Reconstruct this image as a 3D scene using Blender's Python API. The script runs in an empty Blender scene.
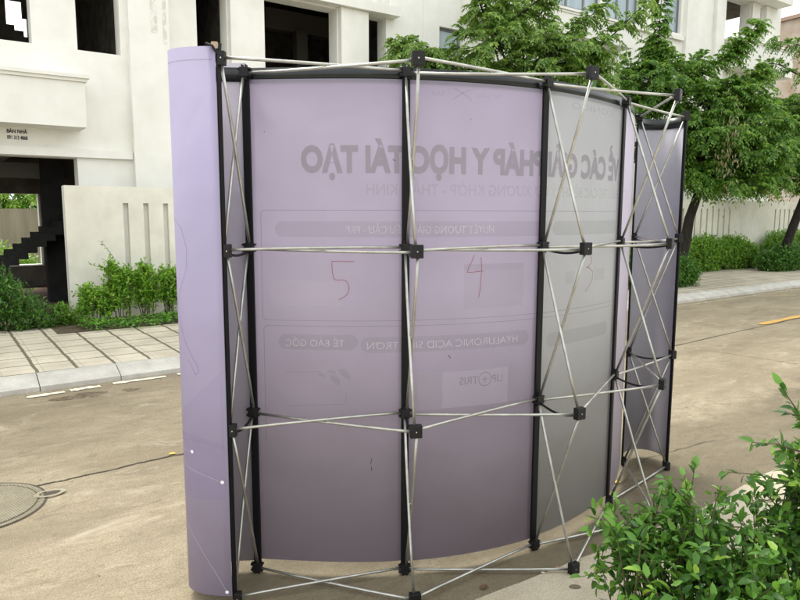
import bpy, bmesh, math, random
import numpy as np
from mathutils import Vector, Matrix
R=math.radians
random.seed(7); rng=np.random.default_rng(7)
scene=bpy.context.scene
COL=scene.collection
# ---------------------------------------------------------------- camera, sky, sun, exposure
CAM_H=1.642; PITCH=R(7.4112); ROLL=0.0026396
cam_d=bpy.data.cameras.new('camera'); cam=bpy.data.objects.new('camera',cam_d); COL.objects.link(cam)
cam_d.sensor_width=36; cam_d.lens=673.036/800*36; cam_d.clip_start=.05; cam_d.clip_end=900
cam.matrix_world=Matrix.Translation((0,0,CAM_H))@Matrix.Rotation(math.pi/2-PITCH,4,'X')@Matrix.Rotation(ROLL,4,'Z')
scene.camera=cam
SUN_EL=R(54); SUN_AZ=R(-34)          # azimuth measured from +Y towards +X
w=bpy.data.worlds.new('World'); scene.world=w; w.use_nodes=True
nt=w.node_tree; bg=nt.nodes['Background']
sky=nt.nodes.new('ShaderNodeTexSky'); sky.sky_type='NISHITA'; sky.sun_disc=False
sky.sun_elevation=SUN_EL; sky.sun_rotation=SUN_AZ; sky.air_density=1.6; sky.dust_density=7; sky.ozone_density=.6
hs=nt.nodes.new('ShaderNodeHueSaturation'); hs.inputs['Saturation'].default_value=.16
mx=nt.nodes.new('ShaderNodeMix'); mx.data_type='RGBA'; mx.inputs[0].default_value=.45
mx.inputs[7].default_value=(13.0,13.4,13.2,1)
nt.links.new(sky.outputs[0],hs.inputs['Color']); nt.links.new(hs.outputs[0],mx.inputs[6]); nt.links.new(mx.outputs[2],bg.inputs[0])
bg.inputs[1].default_value=.15
sl=bpy.data.lights.new('sun','SUN'); sl.energy=1.5; sl.angle=R(18); sl.color=(1,.95,.86)
so=bpy.data.objects.new('sun',sl); COL.objects.link(so)
sd=Vector((math.sin(SUN_AZ)*math.cos(SUN_EL),math.cos(SUN_AZ)*math.cos(SUN_EL),math.sin(SUN_EL)))
so.rotation_euler=sd.to_track_quat('Z','Y').to_euler(); so.location=(0,0,30)
vs=scene.view_settings; scene.display_settings.display_device='sRGB'; vs.view_transform='Standard'; vs.look='None'; vs.gamma=1; vs.use_curve_mapping=False
vs.exposure=.68
scene.cycles.max_bounces=8; scene.cycles.transparent_max_bounces=12; scene.cycles.use_denoising=True

# ---------------------------------------------------------------- helpers
TH=R(55); ROT=R(35)
def W(u,v,z=0): return Vector((u*math.sin(TH)-v*math.cos(TH),u*math.cos(TH)+v*math.sin(TH),z))
def N(nt,t,**k):
    n=nt.nodes.new('ShaderNode'+t)
    for a,b in k.items():
        if a in ('operation','data_type','blend_type','noise_dimensions','feature','distance'): setattr(n,a,b)
    return n
def mat(name,c,rough=.7,c2=None,sc=6,c3=None,sc3=60,a3=.35,bump=0,bsc=80,metal=0,spec=.4,stretch=None,trans=0,lo=.35,hi=.65):
    m=bpy.data.materials.new(name); m.use_nodes=True; t=m.node_tree; b=t.nodes['Principled BSDF']
    b.inputs['Roughness'].default_value=rough; b.inputs['Metallic'].default_value=metal
    b.inputs['Specular IOR Level'].default_value=spec
    b.inputs['Base Color'].default_value=(*c,1)
    L=t.links.new
    tc=N(t,'TexCoord'); vec=tc.outputs['Object']
    if stretch:
        mp=N(t,'Mapping'); mp.inputs['Scale'].default_value=stretch; L(vec,mp.inputs[0]); vec=mp.outputs[0]
    out=None
    if c2:
        n=N(t,'TexNoise'); n.inputs['Scale'].default_value=sc; n.inputs['Detail'].default_value=6; n.inputs['Roughness'].default_value=.6; L(vec,n.inputs[0])
        r=N(t,'MapRange'); r.inputs[1].default_value=lo; r.inputs[2].default_value=hi; L(n.outputs[0],r.inputs[0])
        x=N(t,'Mix',data_type='RGBA'); x.inputs[6].default_value=(*c,1); x.inputs[7].default_value=(*c2,1); L(r.outputs[0],x.inputs[0]); out=x.outputs[2]
    if c3:
        n=N(t,'TexNoise'); n.inputs['Scale'].default_value=sc3; n.inputs['Detail'].default_value=5; L(tc.outputs['Object'],n.inputs[0])
        r=N(t,'MapRange'); r.inputs[1].default_value=.4; r.inputs[2].default_value=.7; r.inputs[4].default_value=a3; L(n.outputs[0],r.inputs[0])
        x=N(t,'Mix',data_type='RGBA'); x.inputs[7].default_value=(*c3,1); L(r.outputs[0],x.inputs[0])
        if out: L(out,x.inputs[6])
        else: x.inputs[6].default_value=(*c,1)
        out=x.outputs[2]
    if out: L(out,b.inputs['Base Color'])
    if bump:
        n=N(t,'TexNoise'); n.inputs['Scale'].default_value=bsc; n.inputs['Detail'].default_value=4; L(tc.outputs['Object'],n.inputs[0])
        bp=N(t,'Bump'); bp.inputs['Strength'].default_value=bump; bp.inputs['Distance'].default_value=.01; L(n.outputs[0],bp.inputs['Height']); L(bp.outputs[0],b.inputs['Normal'])
    if trans:
        tr=N(t,'BsdfTranslucent'); ms=N(t,'MixShader'); ms.inputs[0].default_value=trans
        if out: L(out,tr.inputs[0])
        else: tr.inputs[0].default_value=(*c,1)
        L(b.outputs[0],ms.inputs[1]); L(tr.outputs[0],ms.inputs[2]); L(ms.outputs[0],t.nodes['Material Output'].inputs[0])
    return m
def leafmat(name,c1,c2,c3=None,trans=.3,rough=.42,spec=.5):
    m=bpy.data.materials.new(name); m.use_nodes=True; t=m.node_tree; b=t.nodes['Principled BSDF']; L=t.links.new
    g=N(t,'NewGeometry'); cr=N(t,'ValToRGB'); e=cr.color_ramp.elements
    e[0].color=(*c1,1); e[1].color=(*c2,1)
    if c3:
        k=cr.color_ramp.elements.new(.93); k.color=(*c2,1); e=cr.color_ramp.elements; e[len(e)-1].color=(*c3,1)
    L(g.outputs['Random Per Island'],cr.inputs[0]); L(cr.outputs[0],b.inputs['Base Color'])
    b.inputs['Roughness'].default_value=rough; b.inputs['Specular IOR Level'].default_value=spec
    tr=N(t,'BsdfTranslucent'); ms=N(t,'MixShader'); ms.inputs[0].default_value=trans
    hv=N(t,'HueSaturation'); hv.inputs['Value'].default_value=1.6; hv.inputs['Hue'].default_value=.485; L(cr.outputs[0],hv.inputs['Color']); L(hv.outputs[0],tr.inputs[0])
    L(b.outputs[0],ms.inputs[1]); L(tr.outputs[0],ms.inputs[2]); L(ms.outputs[0],t.nodes['Material Output'].inputs[0])
    return m
def link(name,me,m=None,parent=None,smooth=False,loc=(0,0,0),rz=0):
    o=bpy.data.objects.new(name,me); COL.objects.link(o)
    if m: me.materials.append(m)
    if parent: o.parent=parent
    o.location=loc; o.rotation_euler=(0,0,rz)
    if smooth: me.shade_smooth()
    return o
def tag(o,label,cat,group=None,kind=None):
    if label: o['label']=label
    if cat: o['category']=cat
    if group: o['group']=group
    if kind: o['kind']=kind
    return o
def thing(name,label,cat,loc=(0,0,0),rz=0,group=None):
    o=bpy.data.objects.new(name,None); COL.objects.link(o); o.location=loc; o.rotation_euler=(0,0,rz); o.empty_display_size=.2
    return tag(o,label,cat,group)
class MB:
    def __init__(s): s.v=[]; s.f=[]
    def add(s,vs,fs):
        n=len(s.v); s.v+= [tuple(x) for x in vs]; s.f+= [tuple(i+n for i in f) for f in fs]
    def box(s,x0,x1,y0,y1,z0,z1):
        s.add([(x0,y0,z0),(x1,y0,z0),(x1,y1,z0),(x0,y1,z0),(x0,y0,z1),(x1,y0,z1),(x1,y1,z1),(x0,y1,z1)],
              [(0,3,2,1),(4,5,6,7),(0,1,5,4),(1,2,6,5),(2,3,7,6),(3,0,4,7)])
    def tube(s,pts,rad,n=8,cap=True):
        pts=[Vector(p) for p in pts]; k=len(pts)
        if not hasattr(rad,'__len__'): rad=[rad]*k
        base=len(s.v); ref=None
        for i,p in enumerate(pts):
            d=(pts[min(i+1,k-1)]-pts[max(i-1,0)])
            if d.length<1e-9: d=Vector((0,0,1))
            d.normalize()
            if ref is None: ref=Vector((0,0,1)) if abs(d.z)<.9 else Vector((1,0,0))
            a=d.cross(ref); 
            if a.length<1e-4: a=d.cross(Vector((.3,.7,.2)))
            a.normalize(); b=d.cross(a); ref=-b if False else a.cross(d)
            for j in range(n):
                t=2*math.pi*j/n; s.v.append(tuple(p+(a*math.cos(t)+b*math.sin(t))*rad[i]))
        for i in range(k-1):
            for j in range(n):
                q=(j+1)%n; s.f.append((base+i*n+j,base+i*n+q,base+(i+1)*n+q,base+(i+1)*n+j))
        if cap:
            s.f.append(tuple(base+j for j in range(n))[::-1]); s.f.append(tuple(base+(k-1)*n+j for j in range(n)))
    def obox(s,c,ax,ay,az,hx,hy,hz):
        c=Vector(c); P=[c+ax*(hx*i)+ay*(hy*j)+az*(hz*k) for k in(-1,1) for (i,j) in((-1,-1),(1,-1),(1,1),(-1,1))]
        s.add(P,[(0,3,2,1),(4,5,6,7),(0,1,5,4),(1,2,6,5),(2,3,7,6),(3,0,4,7)])
    def mesh(s,name):
        me=bpy.data.meshes.new(name); me.from_pydata(s.v,[],s.f); me.update(); return me
    def build(s,name,m,parent=None,smooth=False,loc=(0,0,0),rz=0,bevel=0):
        me=s.mesh(name)
        if bevel or True:
            bm=bmesh.new(); bm.from_mesh(me); bmesh.ops.recalc_face_normals(bm,faces=bm.faces)
            if bevel: bmesh.ops.bevel(bm,geom=[e for e in bm.edges if e.calc_face_angle(0)>.6],offset=bevel,segments=2,affect='EDGES',profile=.6)
            bm.to_mesh(me); bm.free()
        return link(name,me,m,parent,smooth,loc,rz)
def wall_mb(u0,u1,z0,z1,v0,v1,holes,mb=None):
    """a wall slab in (u,v,z) with rectangular openings (a,b,c,d) = u-range, z-range"""
    mb=mb or MB()
    us=sorted({u0,u1}|{max(u0,min(u1,x)) for h in holes for x in h[:2]}); zs=sorted({z0,z1}|{max(z0,min(z1,x)) for h in holes for x in h[2:]})
    nu,nz=len(us)-1,len(zs)-1
    def solid(i,j):
        if not(0<=i<nu and 0<=j<nz): return False
        cu=(us[i]+us[i+1])/2; cz=(zs[j]+zs[j+1])/2
        return not any(a<cu<b and c<cz<d for a,b,c,d in holes)
    for i in range(nu):
        for j in range(nz):
            if not solid(i,j): continue
            a,b,c,d=us[i],us[i+1],zs[j],zs[j+1]
            mb.add([(a,v0,c),(b,v0,c),(b,v0,d),(a,v0,d)],[(0,1,2,3)])
            mb.add([(a,v1,c),(b,v1,c),(b,v1,d),(a,v1,d)],[(3,2,1,0)])
            if not solid(i-1,j): mb.add([(a,v0,c),(a,v1,c),(a,v1,d),(a,v0,d)],[(3,2,1,0)])
            if not solid(i+1,j): mb.add([(b,v0,c),(b,v1,c),(b,v1,d),(b,v0,d)],[(0,1,2,3)])
            if not solid(i,j-1): mb.add([(a,v0,c),(b,v0,c),(b,v1,c),(a,v1,c)],[(3,2,1,0)])
            if not solid(i,j+1): mb.add([(a,v0,d),(b,v0,d),(b,v1,d),(a,v1,d)],[(0,1,2,3)])
    return mb
def struct(mb,name,m,loc=(0,0,0),rz=0,kind='structure'):
    o=mb.build(name,m,None,False,loc,rz); o['kind']=kind; return o

# ---------------------------------------------------------------- materials
def road_mat():
    m=mat('road_concrete',(.40,.335,.23),.88,c2=(.27,.22,.145),sc=.9,c3=(.12,.10,.07),sc3=110,a3=.6,bump=.15,bsc=220,spec=.2,stretch=(.55,1.4,1),lo=.38,hi=.64)
    t=m.node_tree; L=t.links.new; b=t.nodes['Principled BSDF']; src=b.inputs['Base Color'].links[0].from_socket
    tc=N(t,'TexCoord')
    def layer(src,scale,stretch,rot,lo,hi,amt,col,det=8,dist=.5,rough=.68):
        mp=N(t,'Mapping'); mp.inputs['Scale'].default_value=stretch; mp.inputs['Rotation'].default_value=(0,0,rot); L(tc.outputs['Object'],mp.inputs[0])
        n=N(t,'TexNoise'); n.inputs['Scale'].default_value=scale; n.inputs['Detail'].default_value=det; n.inputs['Roughness'].default_value=rough; n.inputs['Distortion'].default_value=dist; L(mp.outputs[0],n.inputs[0])
        r=N(t,'MapRange'); r.inputs[1].default_value=lo; r.inputs[2].default_value=hi; r.inputs[4].default_value=amt; L(n.outputs[0],r.inputs[0])
        x=N(t,'Mix',data_type='RGBA'); x.inputs[7].default_value=(*col,1); L(src,x.inputs[6]); L(r.outputs[0],x.inputs[0]); return x.outputs[2]
    o=layer(src,2.1,(.75,1.7,1),.12,.50,.66,.55,(.17,.143,.095))
    o=layer(o,9,(1,1.5,1),.3,.48,.62,.50,(.19,.158,.105),10,.2,.8)
    o=layer(o,28,(1,1,1),.1,.50,.64,.42,(.17,.14,.095),8,.1,.8)
    o=layer(o,6,(.6,1.6,1),-.2,.56,.68,.5,(.13,.11,.07),10,.3,.75)
    o=layer(o,2.6,(.7,1.5,1),.5,.55,.66,.50,(.50,.44,.33),10,.6,.78)
    o=layer(o,260,(1,1,1),0,.60,.70,.6,(.62,.56,.45),2,0,.5)
    o=layer(o,200,(1,1,1),1,.60,.70,.7,(.07,.06,.04),3,0,.6)
    o=layer(o,1.3,(.8,1.3,1),.9,.595,.61,.22,(.13,.11,.075),10,.7,.75)
    o=layer(o,3.1,(.6,1.5,1),2.1,.635,.645,.30,(.10,.085,.06),10,.5,.75)
    # gutter dirt and the stand's shade painted together along the near pavement, ragged edge
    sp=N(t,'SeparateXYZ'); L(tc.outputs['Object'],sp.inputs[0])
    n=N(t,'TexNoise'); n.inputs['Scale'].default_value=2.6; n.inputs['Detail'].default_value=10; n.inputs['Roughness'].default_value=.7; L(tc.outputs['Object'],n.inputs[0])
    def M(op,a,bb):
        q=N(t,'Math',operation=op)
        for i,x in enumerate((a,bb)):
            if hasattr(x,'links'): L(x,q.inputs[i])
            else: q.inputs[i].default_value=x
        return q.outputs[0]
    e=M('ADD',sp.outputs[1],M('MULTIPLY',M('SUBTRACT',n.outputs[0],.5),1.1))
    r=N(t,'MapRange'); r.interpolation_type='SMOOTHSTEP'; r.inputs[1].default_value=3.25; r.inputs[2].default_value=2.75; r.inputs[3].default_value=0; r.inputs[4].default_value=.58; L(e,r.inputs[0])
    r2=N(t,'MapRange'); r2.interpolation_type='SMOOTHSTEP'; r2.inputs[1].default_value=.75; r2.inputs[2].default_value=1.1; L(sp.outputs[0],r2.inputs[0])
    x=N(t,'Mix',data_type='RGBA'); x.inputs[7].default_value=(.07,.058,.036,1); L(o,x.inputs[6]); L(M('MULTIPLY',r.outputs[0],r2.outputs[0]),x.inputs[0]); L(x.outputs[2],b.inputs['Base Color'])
    return m
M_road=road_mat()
M_slab=mat('pale_slab',(.50,.45,.34),.85,c2=(.40,.35,.26),sc=3,c3=(.25,.21,.15),sc3=120,a3=.5,bump=.4,bsc=150,spec=.2)
M_kerb=mat('kerb_stone',(.56,.54,.49),.8,c2=(.43,.41,.37),sc=5,c3=(.3,.28,.24),sc3=70,a3=.3,bump=.2)
M_soil=mat('planting_soil',(.12,.09,.055),.95,c2=(.06,.045,.03),sc=9,bump=.8,bsc=40)
def tile_mat():
    m=bpy.data.materials.new('paver_tiles'); m.use_nodes=True; t=m.node_tree; b=t.nodes['Principled BSDF']; L=t.links.new
    b.inputs['Roughness'].default_value=.85; b.inputs['Specular IOR Level'].default_value=.25
    tc=N(t,'TexCoord'); sp=N(t,'SeparateXYZ')
    wn=N(t,'TexNoise'); wn.inputs['Scale'].default_value=5; L(tc.outputs['Object'],wn.inputs[0])
    L(tc.outputs['Object'],sp.inputs[0])
    def M(op,a,bb,c=None):
        n=N(t,'Math',operation=op)
        for i,x in enumerate((a,bb,c)):
            if x is None: continue
            if hasattr(x,'links'): L(x,n.inputs[i])
            else: n.inputs[i].default_value=x
        return n.outputs[0]
    wob=M('MULTIPLY',M('SUBTRACT',wn.outputs[0],.5),.03)
    def line(src,off,per,w):
        f=M('FRACT',M('DIVIDE',M('ADD',M('ADD',src,wob),-off),per),0)
        d=M('MULTIPLY',M('ABSOLUTE',M('SUBTRACT',f,.5),0),per)      # per/2 at the line
        return M('GREATER_THAN',d,per/2-w/2)
    gu=line(sp.outputs[0],.77,.35,.032); gv=line(sp.outputs[1],7.13,.40,.026)
    tu=line(sp.outputs[0],.77+.06,.35,.006); tv=line(sp.outputs[1],7.13+.2,.40,.010)
    n=N(t,'TexNoise'); n.inputs['Scale'].default_value=2.2; n.inputs['Detail'].default_value=7; L(tc.outputs['Object'],n.inputs[0])
    r=N(t,'MapRange'); r.inputs[1].default_value=.35; r.inputs[2].default_value=.68; L(n.outputs[0],r.inputs[0])
    x=N(t,'Mix',data_type='RGBA'); x.inputs[6].default_value=(.62,.56,.45,1); x.inputs[7].default_value=(.45,.40,.31,1); L(r.outputs[0],x.inputs[0])
    x3=N(t,'Mix',data_type='RGBA'); x3.inputs[7].default_value=(.30,.27,.20,1); L(x.outputs[2],x3.inputs[6]); L(M('MULTIPLY',M('MAXIMUM',tu,tv),.8),x3.inputs[0])
    x4=N(t,'Mix',data_type='RGBA'); x4.inputs[7].default_value=(.10,.09,.055,1); L(x3.outputs[2],x4.inputs[6]); L(M('MULTIPLY',M('MAXIMUM',gu,M('MULTIPLY',gv,.85)),.9),x4.inputs[0])
    sn=N(t,'TexNoise'); sn.inputs['Scale'].default_value=90; sn.inputs['Detail'].default_value=3; L(tc.outputs['Object'],sn.inputs[0])
    r5=N(t,'MapRange'); r5.inputs[1].default_value=.5; r5.inputs[2].default_value=.75; r5.inputs[4].default_value=.5; L(sn.outputs[0],r5.inputs[0])
    x5=N(t,'Mix',data_type='RGBA'); x5.inputs[7].default_value=(.25,.22,.16,1); L(x4.outputs[2],x5.inputs[6]); L(r5.outputs[0],x5.inputs[0])
    L(x5.outputs[2],b.inputs['Base Color'])
    bp=N(t,'Bump'); bp.inputs['Strength'].default_value=.6; bp.inputs['Distance'].default_value=.012
    L(M('SUBTRACT',M('MULTIPLY',sn.outputs[0],.2),M('MAXIMUM',gu,gv)),bp.inputs['Height']); L(bp.outputs[0],b.inputs['Normal'])
    return m
M_tile=tile_mat()
M_wall=mat('white_render',(.84,.835,.79),.85,c2=(.77,.765,.71),sc=1.2,c3=(.60,.58,.50),sc3=3.5,a3=.22,bump=.12,bsc=60,spec=.2,stretch=(1,1,.35))
M_wall2=mat('white_render_stained',(.77,.75,.66),.85,c2=(.66,.64,.55),sc=1.6,c3=(.50,.47,.38),sc3=5,a3=.28,bump=.15,bsc=60,spec=.2,stretch=(1,1,.5))
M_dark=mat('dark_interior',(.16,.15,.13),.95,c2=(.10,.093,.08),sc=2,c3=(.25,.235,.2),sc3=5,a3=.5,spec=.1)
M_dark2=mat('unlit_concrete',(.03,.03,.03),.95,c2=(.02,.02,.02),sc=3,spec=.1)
M_brickin=mat('dark_brick',(.12,.10,.08),.9,c2=(.06,.05,.04),sc=4,stretch=(1,1,9))
M_glass=mat('curtained_glass',(.34,.42,.46),.15,c2=(.24,.31,.35),sc=2,spec=.7,stretch=(3,3,.2))
M_frame=mat('grey_window_frame',(.16,.17,.18),.5)
M_alu=mat('aluminium_tube',(.50,.50,.46),.35,c2=(.36,.36,.33),sc=16,metal=.8,spec=.5)
M_black=mat('black_plastic',(.005,.005,.006),.5,c3=(.012,.012,.013),sc3=60,a3=.6,spec=.3)
M_bar=mat('black_magnetic_bar',(.004,.004,.005),.5,spec=.22)
M_band=mat('black_hem_band',(.006,.008,.009),.3,c2=(.012,.016,.016),sc=9,spec=.4)
M_rivet=mat('rivet_steel',(.55,.53,.46),.35,metal=.9)
def panel_mat(name,c,tr):
    m=mat(name,c,.5,c2=tuple(x*.93 for x in c),sc=2.2,spec=.3,trans=tr,c3=tuple(x*.7 for x in c),sc3=7,a3=.06)
    t=m.node_tree; tc=N(t,'TexCoord'); n=N(t,'TexNoise'); n.inputs['Scale'].default_value=2.6; n.inputs['Detail'].default_value=2; t.links.new(tc.outputs['Object'],n.inputs[0])
    bp=N(t,'Bump'); bp.inputs['Strength'].default_value=.5; bp.inputs['Distance'].default_value=.035; t.links.new(n.outputs[0],bp.inputs['Height']); t.links.new(bp.outputs[0],t.nodes['Principled BSDF'].inputs['Normal'])
    return m
M_p=[panel_mat('lilac_panel_back',(.52,.475,.565),.62),panel_mat('lilac_panel_back_dim',(.515,.47,.56),.62),panel_mat('grey_panel_back',(.53,.53,.54),.62),panel_mat('pale_lilac_panel',(.58,.53,.62),.3)]
M_end=panel_mat('lilac_end_panel',(.385,.345,.505),.15)
M_endR=panel_mat('lilac_end_panel_inner',(.62,.61,.65),.42)
def alpha_mat(name,c,a,noise=False):
    m=bpy.data.materials.new(name); m.use_nodes=True; t=m.node_tree; b=t.nodes['Principled BSDF']; L=t.links.new
    b.inputs['Base Color'].default_value=(*c,1); b.inputs['Roughness'].default_value=.6; b.inputs['Alpha'].default_value=a
    if noise:
        tc=N(t,'TexCoord'); n=N(t,'TexNoise'); n.inputs['Scale'].default_value=9; n.inputs['Detail'].default_value=9; n.inputs['Roughness'].default_value=.75; L(tc.outputs['Object'],n.inputs[0])
        r=N(t,'MapRange'); r.inputs[1].default_value=.42; r.inputs[2].default_value=.56; r.inputs[4].default_value=a; L(n.outputs[0],r.inputs[0]); L(r.outputs[0],b.inputs['Alpha'])
    return m
M_print=alpha_mat('print_showing_through',(.17,.17,.17),.12)
M_psolid=mat('solid_letter',(.485,.46,.515),.6,spec=.15,trans=.58)
M_printd=alpha_mat('print_line',(.12,.10,.13),.30)
M_printl=alpha_mat('pale_print',(.72,.68,.74),.30)
M_red=alpha_mat('red_marker',(.30,.04,.06),.65)
M_dot=mat('white_dot',(.75,.73,.82),.5)
M_fig=alpha_mat('purple_print',(.33,.26,.52),.07)
M_white=alpha_mat('worn_white_paint',(.85,.80,.62),.9,True)
M_whitel=alpha_mat('faint_white_paint',(.80,.74,.55),.55,True)
M_yel=mat('yellow_paint',(.62,.36,.07),.7,c2=(.50,.31,.10),sc=8)
M_crack=mat('joint_dark',(.07,.06,.045),.95)
M_stain=alpha_mat('brown_stain',(.13,.085,.055),.75,True)
M_iron=mat('cast_cover',(.42,.38,.28),.75,c2=(.30,.27,.19),sc=5,c3=(.18,.15,.1),sc3=40,a3=.5,bump=.3,spec=.3)
M_bark=mat('bark',(.032,.026,.020),.95,c2=(.012,.010,.008),sc=9,bump=.8,bsc=30,stretch=(3,3,.6))
M_twig=mat('twig',(.10,.075,.045),.9,c2=(.06,.07,.03),sc=9)
L_tree=leafmat('tree_leaf',(.07,.16,.03),(.25,.40,.08),(.42,.50,.17),trans=.45)
L_treeb=leafmat('tree_leaf_deep',(.045,.13,.02),(.18,.345,.045),(.36,.48,.10),trans=.45)
L_pod=leafmat('dry_pod',(.22,.22,.10),(.34,.30,.16),trans=.2)
L_front=leafmat('glossy_leaf',(.022,.08,.012),(.125,.285,.035),(.30,.46,.07),trans=.3,rough=.42,spec=.4)
L_hedge=leafmat('hedge_leaf',(.08,.21,.025),(.24,.45,.05),(.38,.54,.10))
L_hedged=leafmat('hedge_leaf_dark',(.035,.125,.02),(.12,.28,.04),(.22,.38,.08))
L_bright=leafmat('bright_leaf',(.09,.24,.03),(.29,.50,.06),(.46,.58,.14),trans=.45)
L_cover=leafmat('cover_leaf',(.08,.24,.03),(.16,.38,.05),(.25,.45,.07),trans=.35)

# ---------------------------------------------------------------- the ground (object space of these sheets is u,v)
def sheet(name,m,u0,u1,v0,v1,z):
    mb=MB(); mb.add([(u0,v0,z),(u1,v0,z),(u1,v1,z),(u0,v1,z)],[(0,1,2,3)]); return struct(mb,name,m,rz=ROT)
sheet('ground',M_soil,-250,250,-250,250,-.03)
KA=.022                                                    # the kerb runs at a slight angle to the facade
def kv(u): return 6.83+KA*(u-.5)
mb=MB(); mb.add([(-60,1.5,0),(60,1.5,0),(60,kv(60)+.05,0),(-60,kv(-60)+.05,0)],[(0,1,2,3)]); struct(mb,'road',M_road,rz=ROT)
# near pavement: pale slab with a slightly ragged edge
mb=MB(); us=np.linspace(-12,16,240); e=[1.99+.02*math.sin(u*1.3)+random.uniform(-.008,.008)+(.05*math.exp(-((u-4.2)/.35)**2)) for u in us]
top=[(u,v,.006) for u,v in zip(us,e)]; bot=[(u,-14,.006) for u in us]
mb.v=top+bot; n=len(us); mb.f=[(i,i+n,i+n+1,i+1) for i in range(n-1)]; struct(mb,'near_pavement',M_slab,rz=ROT)
# far pavement
mb=MB(); mb.add([(-60,kv(-60)+.26,.118),(60,kv(60)+.26,.118),(60,10.9,.118),(-60,10.9,.118)],[(0,1,2,3)]); struct(mb,'far_pavement',M_tile,rz=ROT)
# kerb stones as one kerb with joints
mb=MB(); u=-20.0; joints=[.75,1.46]; k=0
L_=.71
u=.75-L_*30
while u<40:
    a,b=u+.004,u+L_-.004; dz=random.uniform(-.002,.002)
    prof=[(0,-.02),(0,.045),(.19,.118),(.265,.121),(.265,-.02)]
    vv=[(x,kv(x)+p,z+dz) for x in(a,b) for p,z in prof]
    mb.add(vv,[(0,1,6,5),(1,2,7,6),(2,3,8,7),(3,4,9,8),(4,3,2,1,0),(5,6,7,8,9)]); u+=L_
struct(mb,'kerb',M_kerb,rz=ROT)
# planting bed soil strips
sheet('planting_bed',M_soil,1.25,9,9.25,10.3,.124)
sheet('planting_bed',M_soil,-6,1.2,9.9,10.4,.124)
# road joints
def ribbon(pts,w,z,jit=0,cuts=8):
    mb=MB(); P=[]
    for (a,b) in zip(pts[:-1],pts[1:]):
        for i in range(cuts): t=i/cuts; P.append((a[0]+(b[0]-a[0])*t,a[1]+(b[1]-a[1])*t))
    P.append(pts[-1]); V=[]
    off=0
    for i,p in enumerate(P):
        q=P[min(i+1,len(P)-1)]; o=P[max(i-1,0)]; d=Vector((q[0]-o[0],q[1]-o[1])).normalized(); nn=Vector((-d.y,d.x))
        off=off*.7+random.uniform(-jit,jit); ww=w*random.uniform(.5,1.2)/2 if jit else w/2
        for s in(-1,1): V.append((p[0]+nn.x*(s*ww+off),p[1]+nn.y*(s*ww+off),z))
    mb.v=V; mb.f=[(2*i,2*i+2,2*i+3,2*i+1) for i in range(len(P)-1)]; return mb
struct(ribbon([(-6,4.35),(.35,4.42),(.74,4.45),(1.34,4.48),(3,4.55),(7.6,4.8),(11.2,4.99),(20,5.4)],.016,.004,.006,24),'road_joint',M_crack,rz=ROT)
struct(ribbon([(7.53,4.66),(7.65,4.1),(7.72,3.6),(7.9,2.6)],.008,.004,.012,14),'road_crack',M_crack,rz=ROT)
struct(ribbon([(3.2,2.4),(3.9,2.62),(4.6,2.55)],.006,.0045,.012,14),'road_crack',M_crack,rz=ROT)
def patch(name,m,cu,cv,ru,rv,z,n=40,rag=.3,kind='structure'):
    mb=MB(); V=[]; ph=[random.uniform(0,6.28) for _ in range(5)]
    for i in range(n):
        t=2*math.pi*i/n; r=1+rag*sum(math.sin((k+2)*t+ph[k])/(k+2) for k in range(5)); V.append((cu+ru*r*math.cos(t),cv+rv*r*math.sin(t),z))
    mb.add(V,[tuple(range(n))]); return struct(mb,name,m,rz=ROT)
patch('road_stain',M_stain,1.02,6.45,.20,.11,.005); patch('road_stain',M_stain,1.45,6.42,.09,.05,.005)
for a,b,v in [(.62,.93,6.66),(.98,1.24,6.70),(1.36,1.86,6.74),(1.98,2.4,6.77)]:
    mb=ribbon([(a,v),(b,v+.012)],.085,.0075,.004,10); struct(mb,'white_road_line',alpha_mat('white_line_paint',(.88,.82,.62),.95),rz=ROT)
struct(ribbon([(2.5,6.74),(11,6.85),(22,7.1)],.085,.0075,.004,30),'white_road_line',M_whitel,rz=ROT)
struct(ribbon([(10.05,5.02),(12.6,5.13)],.12,.0085,.003,16),'yellow_road_line',M_yel,rz=ROT)
# manhole cover with its lifting ear
t=thing('manhole_cover','round cast manhole cover with a lifting ear set in the concrete road','manhole cover',W(.11,4.27,0),ROT)
mb=MB(); n=64; rr=[.0,.285,.30,.315,.33,.345]; zz=[.010,.010,.010,.0035,.009,.006]
mb.v=[(0,0,.010)]
for r_,z_ in list(zip(rr,zz))[1:]:
    for i in range(n): a=2*math.pi*i/n; mb.v.append((r_*math.cos(a),r_*math.sin(a),z_))
for i in range(n): mb.f.append((0,1+i,1+(i+1)%n))
for k in range(len(rr)-2):
    for i in range(n): q=(i+1)%n; mb.f.append((1+k*n+i,1+k*n+q,1+(k+1)*n+q,1+(k+1)*n+i))
m=M_iron.copy(); m.name='cast_cover_grid'; tt=m.node_tree; b=tt.nodes['Principled BSDF']; src=b.inputs['Base Color'].links[0].from_socket
tc=N(tt,'TexCoord'); mp=N(tt,'Mapping'); mp.inputs['Rotation'].default_value=(0,0,R(30)); mp.inputs['Scale'].default_value=(26,26,1); tt.links.new(tc.outputs['Object'],mp.inputs[0])
br=N(tt,'TexBrick'); br.inputs['Scale'].default_value=1; br.inputs['Mortar Size'].default_value=.06; br.inputs['Color1'].default_value=(0,0,0,1); br.inputs['Color2'].default_value=(0,0,0,1); br.inputs['Mortar'].default_value=(1,1,1,1)
tt.links.new(mp.outputs[0],br.inputs[0]); x=N(tt,'Mix',data_type='RGBA'); tt.links.new(br.outputs[0],x.inputs[0]); x.inputs[7].default_value=(.14,.12,.08,1); tt.links.new(src,x.inputs[6]); tt.links.new(x.outputs[2],b.inputs['Base Color'])
mb.build('lid',m,t)
mb=MB(); n=28
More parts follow.
